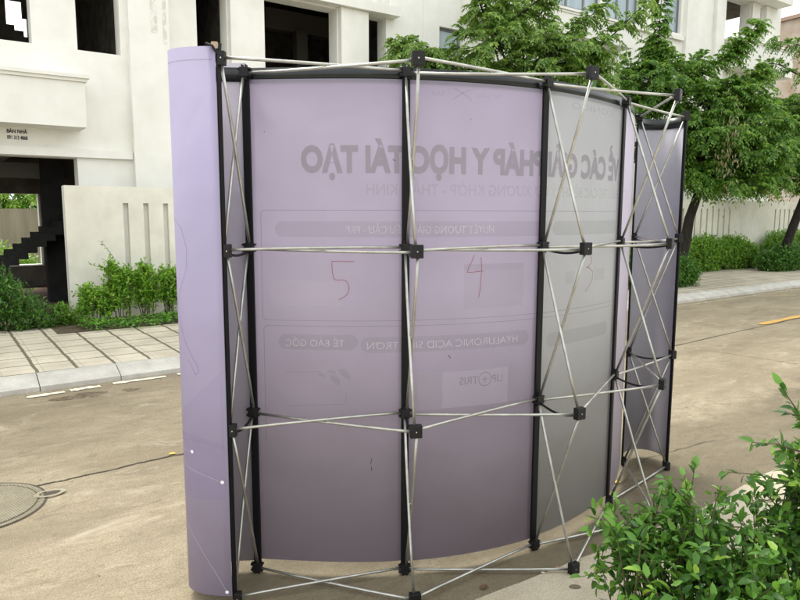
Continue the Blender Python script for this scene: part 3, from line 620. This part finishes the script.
shrub('bright_shrub','yellow green shrub next to the display stand below the slots',W(2.80,9.85,.12),[(0,0,.62,.25,.17,.16),(.05,0,.42,.26,.17,.15)],3200,.056,.6,L_bright,66,GS,ROT,shell=.2,stems=12)
shrub('bright_shrub','thin grey green shrub partly hidden by the display stand',W(3.15,9.9,.12),[(0,0,.55,.22,.2,.4),(.05,0,.36,.2,.17,.2)],1500,.032,.3,L_hedge,67,GS,ROT,shell=.1,stems=16,up=.8)
# ground cover
rng=np.random.default_rng(5); n=1500
uu=rng.uniform(1.55,4.2,n); vv=rng.normal(9.42,.14,n)+.08*np.sin(uu*5); zz=.15+rng.uniform(0,.10,n)
Pn=np.array([tuple(W(a,b,c)) for a,b,c in zip(uu,vv,zz)]); D=rnd(n); D[:,2]*=.25; Nn=np.tile([0,0,1.],(n,1))+rnd(n)*.35; Ln=rng.uniform(.035,.06,n)
o=link('ground_cover',leaf_mesh('gc',[leaves(Pn,D,Nn,Ln,Ln*.75)]),L_cover); tag(o,'low bright green ground cover along the pavement edge','ground cover',None,'stuff')

# foreground shrubs, lower right
shrub('foreground_shrub','glossy green shrub spreading across the bottom right corner in front of the stand',(.92,2.10,0),
 [(-.14,0,.60,.16,.22,.10),(.05,.05,.60,.20,.25,.13),(-.10,-.12,.44,.22,.25,.16),(.14,-.1,.46,.24,.28,.18),(.02,.05,.70,.07,.09,.08),(-.05,-.3,.26,.26,.25,.17),(.16,-.25,.3,.25,.25,.2)],
 7200,.048,.50,L_front,71,'foreground shrubs',0,shell=.25,stems=30,
 lead=[((-.1,0,.60),(-.30,-.02,.66),14),((.03,0,.66),(.04,0,.84),14),((-.1,0,.5),(-.34,-.1,.50),12),((.05,0,.66),(-.06,0,.79),10),((-.12,-.1,.38),(-.36,-.15,.36),12),((.1,0,.62),(.13,0,.76),10)])
shrub('foreground_shrub','taller glossy green shrub rising at the right edge of the picture',(1.31,2.12,0),
 [(.04,0,.82,.13,.18,.12),(-.02,0,.62,.17,.22,.14),(.10,0,.97,.10,.14,.09),(-.04,-.05,.42,.22,.25,.18),(.2,0,.7,.25,.25,.3),(-.02,-.2,.25,.26,.25,.2)],
 6200,.049,.48,L_front,72,'foreground shrubs',0,shell=.25,stems=28,
 lead=[((.03,0,.92),(-.08,0,1.09),14),((.0,0,.87),(-.16,0,.90),12),((-.02,0,.76),(-.24,0,.80),13),((.05,0,.95),(-.05,0,1.0),10),((.0,0,.7),(-.16,0,.69),10)])

# ---------------------------------------------------------------- the display stand
F=[(-0.651,2.905),(0.025,2.893),(0.662,3.123),(1.184,3.623),(1.467,4.233)]
Rr=[(-0.688,2.650),(0.066,2.644),(0.798,2.896),(1.367,3.418),(1.719,4.166)]
ZS=[2.22,1.49,.76,.03]
B=Vector((.5,3.2,0))
st=thing('display_stand','curved pop up display stand of aluminium struts with lilac panels seen from its back','display stand',B)
def S_(mb,name,m,parent=None,**k):
    o=mb.build(name,m,parent or st,**k)
    if parent is None or parent is st: o.location=-B
    return o
Fv=[Vector((*p,0)) for p in F]; Rv=[Vector((*p,0)) for p in Rr]
# arc-length curve through the front hubs
seg=[0]; 
for a,b in zip(Fv[:-1],Fv[1:]): seg.append(seg[-1]+(b-a).length)
def front(s,off=0.0):
    """point and away-from-camera normal on the panel curve at arc length s"""
    s=max(-.001,min(seg[-1]+.001,s)); i=max(k for k in range(4) if s>=seg[k]-.0011 or k==0); L=seg[i+1]-seg[i]; t=(s-seg[i])/L
    def P_(k): 
        if k<0: return Fv[0]*2-Fv[1]+Vector((0,.10,0))
        if k>4: return Fv[4]*2-Fv[3]+Vector((-.12,.02,0))
        return Fv[k]
    p0,p1,p2,p3=P_(i-1),P_(i),P_(i+1),P_(i+2)
    q=.5*((2*p1)+(p2-p0)*t+(2*p0-5*p1+4*p2-p3)*t*t+(3*p1-p0-3*p2+p3)*t**3)
    d=.5*((p2-p0)+2*(2*p0-5*p1+4*p2-p3)*t+3*(3*p1-p0-3*p2+p3)*t*t); d.normalize(); n_=Vector((-d.y,d.x,0))
    return q+n_*off,d,n_
OFF=.024
def curved_sheet(path,z0,z1,th,name,m,parent=None,nz=1):
    """path = list of (point, normal); solid sheet of thickness th"""
    mb=MB(); k=len(path)
    for dz in (z0,z1):
        for side in(0,th):
            for p,n_ in path: q=p+n_*side; mb.v.append((q.x,q.y,dz))
    a,b,c,d=0,k,2*k,3*k
    for i in range(k-1):
        mb.f+=[(a+i,a+i+1,c+i+1,c+i),(b+i,d+i,d+i+1,b+i+1),(a+i,b+i,b+i+1,a+i+1),(c+i,c+i+1,d+i+1,d+i)]
    mb.f+=[(a,c,d,b),(a+k-1,b+k-1,d+k-1,c+k-1)]
    o=S_(mb,name,m,parent); 
    me=o.data
    for p in me.polygons: p.use_smooth=abs(p.normal.z)<.5 and True
    return o
PZ0=[.055,.05,.055,.05]
panels=[]
for i in range(4):
    path=[(lambda r:(r[0],r[2]))(front(seg[i]+(seg[i+1]-seg[i])*(k/20),OFF)) for k in range(21)]
    panels.append(curved_sheet(path,PZ0[i],2.195,.0015,'graphic_panel',M_p[i]))
    curved_sheet([(p+n_*.004,n_) for p,n_ in path],2.185,2.243,.004,'hem_band',M_band)
panels[2]['label']='grey panel back'; panels[3]['label']='pale lilac panel back'
M_inner=panel_mat('grey_lilac_inner_face',(.50,.46,.53),.3)
def inner_faces(o,k,m):
    me=o.data; me.materials.append(m); cen=sum((v.co for v in me.vertices),Vector())/len(me.vertices)
    n=0
    for p in me.polygons:
        if abs(p.normal.z)<.5 and p.normal.dot(cen-p.center)>0 and p.index%4==0: p.material_index=1
# end panels: half ovals from the last front column round to the last rear column
def end_path(A,Bp,out,depth,off=.0,n=36,pw=2.4):
    A=Vector(A);Bp=Vector(Bp); c=(A+Bp)/2; h=(A-Bp)/2; P_=[]
    for k in range(n+1):
        t=math.pi*k/n; cx=abs(math.cos(t))**(2/pw)*(1 if math.cos(t)>=0 else -1); sy=abs(math.sin(t))**(2/pw)
        P_.append(c+h*cx+out*(depth*sy))
    res=[]
    for k,p in enumerate(P_):
        d=(P_[min(k+1,n)]-P_[max(k-1,0)]).normalized(); n_=Vector((d.y,-d.x,0)); 
        if n_.dot(p-c)<0: n_=-n_
        res.append((p,n_))
    return res
outL=Vector((-1,.02,0)).normalized(); hL=(Fv[0]-Rv[0])
pL=end_path(Fv[0]+Vector((0,.024,0)),Rv[0]+Vector((-.012,-.012,0)),outL,.235)
eL=curved_sheet(pL,.045,2.262,.0015,'end_panel',M_end); eL['label']='lilac left end panel with faint printed dots'; inner_faces(eL,37,M_inner)
curved_sheet([(p-n_*.005,n_) for p,n_ in pL[:17]],2.185,2.243,.004,'hem_band',M_band)
outR=Vector((Rv[4]-Fv[4]).normalized()); outR=Vector((-outR.y,outR.x,0)); 
if outR.y<0: outR=-outR
pR=end_path(Fv[4]+Vector((0,.02,0)),Rv[4]+Vector((.012,.01,0)),outR,.20,pw=2.1)
eR=curved_sheet(pR,.05,2.20,.0015,'end_panel',M_end); eR['label']='lilac right end panel seen from inside'; inner_faces(eR,37,M_endR)
curved_sheet([(p-n_*.005,n_) for p,n_ in pR],2.17,2.235,.004,'hem_band',M_band)
# vertical bars
for i in range(5):
    q,d,n_=front(seg[i],.010); mb=MB(); mb.obox((q.x,q.y,1.13),d,n_,Vector((0,0,1)),.0165,.006,1.105); S_(mb,'magnetic_bar',M_bar,bevel=.002)
for P0,dx in((Rv[0]+Vector((-.004,0,0)),Vector((.5,1,0))),(Rv[4]+Vector((.004,.005,0)),Vector((-.6,1,0)))):
    dx=dx.normalized(); dy=Vector((-dx.y,dx.x,0)); mb=MB(); mb.obox((P0.x,P0.y,1.14),dx,dy,Vector((0,0,1)),.0095,.005,1.115); S_(mb,'magnetic_bar',M_bar,bevel=.002)
# hubs
def hub(c,ang,big,hw=.0245):
    mb=MB(); ax=Vector((math.cos(ang),math.sin(ang),0)); ay=Vector((-ax.y,ax.x,0)); az=Vector((0,0,1)); c=Vector(c)
    if big:
        mb.obox(c,ax,ay,az,hw,.0145,.0265)
    else:
        mb.obox(c,ax,ay,az,.019,.017,.020)
        for sx in(-1,1):
            for sz in(-1,1): mb.obox(c+ax*(sx*.0225)+az*(sz*.013),ax,ay,az,.0065,.013,.0045)
            mb.obox(c+az*(sx*.0235)+ax*.008,ax,ay,az,.0035,.012,.007); mb.obox(c+az*(sx*.0235)-ax*.008,ax,ay,az,.0035,.012,.007)
    o=S_(mb,'hub',M_black,bevel=.0025)
    if big:
        r=MB(); n=ay if ay.y<0 else -ay; p=c+n*.014; r.tube([p,p+n*.0015],.0028,10); x=r.build('hub_screw',M_rivet,o)
    return o
angs=[]
for i in range(5):
    d=front(seg[i])[1]; angs.append(math.atan2(d.y,d.x))
for i in range(5):
    for z in ZS:
        hub((Fv[i].x,Fv[i].y,z),angs[i],False); hub((Rv[i].x+(.010 if i==0 else 0),Rv[i].y,z),angs[i]+{4:R(28)}.get(i,0),True,.013 if i==0 else .0245)
# scissor struts
def strut(a,b,side):
    a=Vector(a);b=Vector(b); d=(b-a).normalized(); nrm=side.normalized()*.0062
    p,q=a+d*.022+nrm*.7,b-d*.022+nrm*.7; m_=(p+q)/2+nrm*.45
    mb=MB(); mb.tube([p,p.lerp(m_,.5)+nrm*.15,m_,q.lerp(m_,.5)+nrm*.15,q],.0062,10); return S_(mb,'strut',M_alu,smooth=True)
def pivot(a,b,c,d_,side):
    # crossing point of ab and cd
    a,b,c,d_=map(Vector,(a,b,c,d_)); r=b-a; s=d_-c; w0=a-c; A=r.dot(r);Bq=r.dot(s);C_=s.dot(s);D=r.dot(w0);E_=s.dot(w0); t=(Bq*E_-C_*D)/(A*C_-Bq*Bq); p=a+r*t
    n=side.normalized(); mb=MB(); mb.tube([p-n*.0125,p+n*.0125],.0032,8); S_(mb,'pivot_rivet',M_rivet)
Z=Vector((0,0,1))
for i in range(4):
    for z in ZS:
        A=(Rv[i].x,Rv[i].y,z);B_=(Fv[i+1].x,Fv[i+1].y,z);C_=(Fv[i].x,Fv[i].y,z);D_=(Rv[i+1].x,Rv[i+1].y,z)
        strut(A,B_,Z);strut(C_,D_,-Z);pivot(A,B_,C_,D_,Z)
for i in range(5):
    tng=front(seg[i])[1]
    for k in range(3):
        A=(Rv[i].x,Rv[i].y,ZS[k]);B_=(Fv[i].x,Fv[i].y,ZS[k+1]);C_=(Fv[i].x,Fv[i].y,ZS[k]);D_=(Rv[i].x,Rv[i].y,ZS[k+1])
        strut(A,B_,tng);strut(C_,D_,-tng);pivot(A,B_,C_,D_,tng)
# curved black locking straps in the middle rows
for i in(0,1,2,3,4):
    for z in ZS[1:3]:
        a=Vector((Fv[i].x,Fv[i].y,z-.012));b=Vector((Rv[i].x,Rv[i].y,z-.008)); pts=[]
        for k in range(11):
            t=k/10; p=a.lerp(b,t); p.z-=.016*math.sin(math.pi*t)*(1 if z>1 else 1.6); pts.append(p)
        mb=MB(); mb.tube(pts,.0055,8); S_(mb,'locking_strap',M_black,smooth=True)
# small hooks on top of the left rear column
mb=MB(); mb.tube([Rv[0]+Vector((-.005,-.01,2.235)),Rv[0]+Vector((-.02,-.02,2.262)),Rv[0]+Vector((-.045,-.02,2.27))],.005,8); mb.tube([Rv[0]+Vector((.0,0,2.235)),Rv[0]+Vector((.004,0,2.275))],.007,8); S_(mb,'hanger_hook',M_black)
mb=MB(); mb.obox(Rv[0]+Vector((-.03,.05,2.27)),Vector((1,0,0)),Vector((0,1,0)),Z,.012,.008,.022); S_(mb,'tape_scrap',mat('tan_tape',(.45,.33,.22),.8),bevel=.003)
# --- print showing through, mirrored, on the back of the panels
def onpanel(s,z,off):
    q,d,n_=front(s,OFF-off); return (q.x,q.y,z)
def text_part(body,s_end,s_start,z0,h,m=M_print,bold=.0,off=.0012,name='printed_text'):
    V,Fc=text_arr(body,1.0,bold); cap=.73; x0,x1=V[:,0].min(),V[:,0].max(); y=V[:,1]/cap*h
    mb=MB(); mb.add([onpanel(s_start-(v[0]-x0)/(x1-x0)*(s_start-s_end),z0+yy,off) for v,yy in zip(V,y)],Fc)
    me=mb.mesh(name); o=link(name,me,m,st); o.location=-B; return o
def shape_part(outline,name,m,off=.0012):
    mb=MB(); mb.add([onpanel(s,z,off) for s,z in outline],[tuple(range(len(outline)))]); me=mb.mesh(name); o=link(name,me,m,st); o.location=-B; return o
def strip_part(s0,s1,z0,z1,name,m,off=.0010,r0=False,r1=False):
    """rounded bar wrapped on the panels"""
    mb=MB(); n=max(6,int((s1-s0)/.02)); h=(z1-z0)/2; zc=(z0+z1)/2; S=list(np.linspace(s0,s1,n))
    for kx in(0.02,.06,.13,.25,.45,.75): 
        if r0: S.append(s0+h*kx)
        if r1: S.append(s1-h*kx)
    S=sorted(S)
    for s in S:
        hh=h
        if r0 and s<s0+h: hh=h*math.sqrt(max(0,1-((s0+h-s)/h)**2))
        if r1 and s>s1-h: hh=min(hh,h*math.sqrt(max(0,1-((s-s1+h)/h)**2)))
        mb.v+=[onpanel(s,zc-hh,off),onpanel(s,zc+hh,off)]
    mb.f=[(2*i,2*i+2,2*i+3,2*i+1) for i in range(len(S)-1)]; me=mb.mesh(name); o=link(name,me,m,st); o.location=-B; return o
text_part('VỀ CÁC GIẢI PHÁP Y HỌC TÁI TẠO',.225,2.06,1.815,.108,m=M_psolid,bold=.05)
text_part('HỖ TRỢ ĐIỀU TRỊ CÁC BỆNH LÝ CƠ XƯƠNG KHỚP - THẦN KINH',.505,2.30,1.716,.050,bold=.008)
strip_part(.108,1.40,1.536,1.604,'printed_banner',M_print,r0=True); strip_part(1.44,2.05,1.536,1.604,'printed_banner',M_print,r0=True,r1=True)
text_part('HUYẾT TƯƠNG GIÀU TIỂU CẦU - PRP',.415,1.092,1.552,.034,m=M_printl,bold=.0,off=.0022)
strip_part(.113,.466,1.043,1.110,'printed_banner',M_print,r0=True,r1=True)
text_part('TẾ BÀO GỐC',.145,.405,1.058,.032,m=M_printl,bold=.0,off=.0022)
strip_part(.478,1.30,1.030,1.100,'printed_banner',M_print,r0=True,r1=True); strip_part(1.42,1.98,1.0,1.07,'printed_banner',M_print,r0=True,r1=True)
text_part('HYALURONIC ACID SIÊU TRƠN',.505,1.235,1.046,.034,m=M_printl,bold=.0,off=.0022)
strip_part(.735,1.185,.765,.932,'printed_card',alpha_mat('pale_print_card',(.7,.62,.72),.13)); strip_part(.735,.853,.768,.930,'printed_picture',M_print,off=.002)
text_part('LIP⊕TRIS',.935,1.155,.868,.036,m=M_printd,off=.0022)
strip_part(.95,1.26,1.385,1.415,'printed_card',M_print,off=.001); strip_part(.95,1.26,1.215,1.384,'printed_card',alpha_mat('pale_print_faint',(.3,.3,.3),.08),off=.001)
strip_part(.08,.40,1.235,1.345,'printed_card',alpha_mat('pale_print_faint2',(.6,.55,.62),.12),off=.001)
for a,b in((1.55,1.62),(1.80,1.92)): strip_part(a,b,1.30,1.36,'printed_card',alpha_mat('pale_print_faint3',(.3,.3,.3),.10),off=.001)
text_part('CONICO',1.55,1.95,2.13,.030,m=M_print,bold=.01)
# light outline boxes
def pline(pts,name,m,wd=.0035,off=.0012,sub=10):
    P_=[]
    for a,b in zip(pts[:-1],pts[1:]):
        for k in range(sub): t=k/sub; P_.append((a[0]+(b[0]-a[0])*t,a[1]+(b[1]-a[1])*t))
    P_.append(pts[-1]); mb=MB()
    for i,p in enumerate(P_):
        q=P_[min(i+1,len(P_)-1)];o=P_[max(i-1,0)]; d=Vector((q[0]-o[0],q[1]-o[1]))
        d=d.normalized() if d.length>1e-9 else Vector((1,0)); nx,ny=-d.y*wd/2,d.x*wd/2
        mb.v+=[onpanel(p[0]-nx,p[1]-ny,off),onpanel(p[0]+nx,p[1]+ny,off)]
    mb.f=[(2*i,2*i+2,2*i+3,2*i+1) for i in range(len(P_)-1)]; me=mb.mesh(name); o=link(name,me,m,st); o.location=-B; return o
M_line=alpha_mat('fine_print_line',(.16,.13,.17),.28)
pline([(2.05,1.65),(.060,1.65),(.048,1.638),(.046,1.185),(.058,1.172),(2.05,1.172)],'printed_outline',M_line,.003,sub=24)
pline([(2.05,1.148),(.062,1.148),(.050,1.136),(.048,.62)],'printed_outline',M_line,.003,sub=24)
# leaf emblem lower left, and a swallow shaped emblem at the top
for cx,cz,w_,h_ in((.405,.93,.05,.055),(.36,.905,.045,.05),(.345,.943,.04,.018),(.30,.928,.035,.022)):
    shape_part([(cx-w_/2,cz+h_/2),(cx+w_*.1,cz+h_*.5),(cx+w_/2,cz+h_*.1),(cx+w_/2,cz-h_/2),(cx,cz-h_*.2),(cx-w_*.4,cz+h_*.1)],'printed_leaf',M_print)
pline([(.14,.94),(.30,.945)],'printed_outline',M_line,.002); pline([(.41,.85),(.41,.80),(.15,.785)],'printed_outline',M_line,.002)
pline([(.89,2.17),(.93,2.15),(.965,2.13),(.97,2.118)],'printed_emblem',M_print,.008); pline([(.97,2.165),(.945,2.155),(.92,2.145),(.885,2.12)],'printed_emblem',M_print,.006)
text_part('LAB',.79,.845,2.135,.020); text_part('TƯ VẤN',1.0,1.12,2.135,.018)
# red hand written numbers
def hand(pts,wd=.0032,jit=0): 
    return pline(pts,'handwritten_number',M_red,wd,.0016,sub=6)
hand([(.452,1.431),(.40,1.432),(.353,1.432),(.354,1.40),(.357,1.375),(.362,1.357),(.372,1.350),(.395,1.352),(.412,1.350),(.424,1.335),(.428,1.315),(.420,1.29),(.402,1.275),(.382,1.265)])
hand([(.998,1.455),(.985,1.425),(.968,1.392),(.964,1.380),(.985,1.378),(1.01,1.381),(1.045,1.383)]); hand([(1.031,1.445),(1.035,1.40),(1.033,1.35),(1.030,1.30),(1.022,1.262)])
hand([(1.725,1.432),(1.752,1.432),(1.770,1.415),(1.768,1.392),(1.745,1.376),(1.722,1.372),(1.760,1.365),(1.785,1.345),(1.785,1.31),(1.76,1.28),(1.72,1.248)])
for s,z,a,l in((.52,.52,1.4,.03),(.525,.49,1.7,.02),(.88,1.01,-1.0,.02),(.97,2.04,.5,.004),(.07,1.98,.3,.004),(.62,1.865,-.5,.012)):
    pline([(s,z),(s+l*math.cos(a),z+l*math.sin(a))],'scuff_mark',M_crack,.003)
# --- printing on the outside of the left end panel
cum=[0]
for k in range(1,len(pL)): cum.append(cum[-1]+(pL[k][0]-pL[k-1][0]).length)
TL=cum[-1]
def onend(a,z,off=.0035):      # a = distance back from the rear column edge
    s=TL-a; k=max(0,min(len(cum)-2,next((i for i in range(len(cum)-1) if cum[i+1]>=s),len(cum)-2))); t=(s-cum[k])/(cum[k+1]-cum[k])
    p=pL[k][0].lerp(pL[k+1][0],t); n_=pL[k][1].lerp(pL[k+1][1],t).normalized(); q=p+n_*off; return (q.x,q.y,z)
def eline(pts,name,m,wd,sub=8):
    P_=[]
    for a,b in zip(pts[:-1],pts[1:]):
        for k in range(sub): t=k/sub; P_.append((a[0]+(b[0]-a[0])*t,a[1]+(b[1]-a[1])*t))
    P_.append(pts[-1]); mb=MB()
    for i,p in enumerate(P_):
        q=P_[min(i+1,len(P_)-1)];o=P_[max(i-1,0)]; d=Vector((q[0]-o[0],q[1]-o[1])).normalized(); nx,ny=-d.y*wd/2,d.x*wd/2
        mb.v+=[onend(p[0]-nx,p[1]-ny),onend(p[0]+nx,p[1]+ny)]
    mb.f=[(2*i,2*i+2,2*i+3,2*i+1) for i in range(len(P_)-1)]; me=mb.mesh(name); o=link(name,me,m,st); o.location=-B; return o
def efill(top,bot,name,m,off=.0028):
    mb=MB(); n=30
    A=np.linspace(.012,.42,n)
    for a in A: mb.v+=[onend(a,bot(a),off),onend(a,top(a),off)]
    mb.f=[(2*i,2*i+2,2*i+3,2*i+1) for i in range(n-1)]; me=mb.mesh(name); o=link(name,me,m,st); o.location=-B; return o
efill(lambda a:1.02-.9*a,lambda a:.68-.0*a+.03*math.sin(a*8),'printed_shape',M_fig)
efill(lambda a:.70+.04*math.sin(a*7),lambda a:.47-.05*a,'printed_shape',alpha_mat('purple_print2',(.33,.24,.52),.11))
efill(lambda a:2.215,lambda a:2.211,'printed_seam',alpha_mat('seam',(.2,.17,.3),.3))
for a,z in((.155,.665),(.025,.545),(.02,.065),(.27,.93)):
    mb=MB(); mb.add([onend(a+.0075*math.cos(q*math.pi/8),z+.0075*math.sin(q*math.pi/8),.0045) for q in range(16)],[tuple(range(16))]); me=mb.mesh('d'); o=link('printed_dot',me,M_dot,st); o.location=-B
M_pl=alpha_mat('pale_line',(.75,.73,.85),.22)
eline([(.30,.66),(.155,.665)],'printed_line',M_pl,.0018); eline([(.30,.62),(.20,.60),(.10,.57),(.025,.545)],'printed_line',M_pl,.0025); eline([(.25,.40),(.15,.28),(.06,.14),(.02,.065)],'printed_line',M_pl,.0025)
eline([(.22,1.62),(.17,1.58),(.145,1.50),(.15,1.42),(.19,1.33),(.215,1.27),(.20,1.20),(.17,1.12),(.13,1.05),(.115,1.03),(.11,1.0),(.125,.99),(.14,1.02),(.16,1.05)],'printed_line',alpha_mat('figure_line',(.3,.17,.40),.35),.003)

# ---------------------------------------------------------------- small litter on the ground
def leaflet(name,label,cat,pos,size,ang,c,curl=.15):
    mb=MB(); k=[(0,0),(.3,.42),(.65,.36),(1,0),(.65,-.36),(.3,-.42)]
    mb.v=[((a-.5)*size,b*size*.8,.006+abs(b)*size*curl) for a,b in k]+[(0,0,.005)]; mb.f=[(i,(i+1)%6,6) for i in range(6)]
    o=mb.build(name,mat(name+'_colour',c,.7),None); o.location=pos; o.rotation_euler=(0,0,ang); tag(o,label,cat,'litter on the ground')
def G(u,v,z=0): p=W(u,v,z); return (p.x,p.y,z)
def GP(x,y):   # world ground position from metres right / ahead
    return (x,y,0)
leaflet('fallen_leaf','yellow fallen leaf on the road just left of the stand','leaf',(-1.55,4.42,0),.055,.4,(.65,.45,.08))
leaflet('fallen_leaf','orange fallen leaf on the road nearest the stand edge','leaf',(-1.06,3.43,0),.035,1.1,(.60,.36,.08))
leaflet('fallen_leaf','dry brown leaf lying in the shade under the stand front','leaf',(.375,2.78,0),.05,1.0,(.10,.055,.03))
leaflet('fallen_leaf','small dark leaf near the bottom edge under the stand','leaf',(.31,2.66,0),.03,.3,(.08,.05,.03))
leaflet('fallen_leaf','yellow leaf under the right end of the stand','leaf',(1.33,3.95,0),.06,.3,(.60,.42,.06))
leaflet('paper_scrap','small white paper scrap beside the front foot hub','paper scrap',(.66,2.90,0),.022,.3,(.8,.78,.72))
leaflet('paper_scrap','tiny reddish scrap touching the front foot hub','paper scrap',(.74,2.94,0),.03,.2,(.42,.25,.16))
leaflet('paper_scrap','tiny white scrap on the empty road at left','paper scrap',(-.87,3.25,0),.012,.2,(.85,.83,.78))
mb=MB(); mb.add([(.027*math.cos(i*math.pi/10),.017*math.sin(i*math.pi/10),.0) for i in range(20)]+[(.024*math.cos(i*math.pi/10),.015*math.sin(i*math.pi/10),.004) for i in range(20)],[tuple(range(20,40))]+[(i,(i+1)%20,20+(i+1)%20,20+i) for i in range(20)])
o=mb.build('pebble',mat('pebble_brown',(.14,.11,.075),.85),None); o.location=(.775,2.78,.006); tag(o,'flat brown pebble on the pale pavement near the foot hub','pebble')
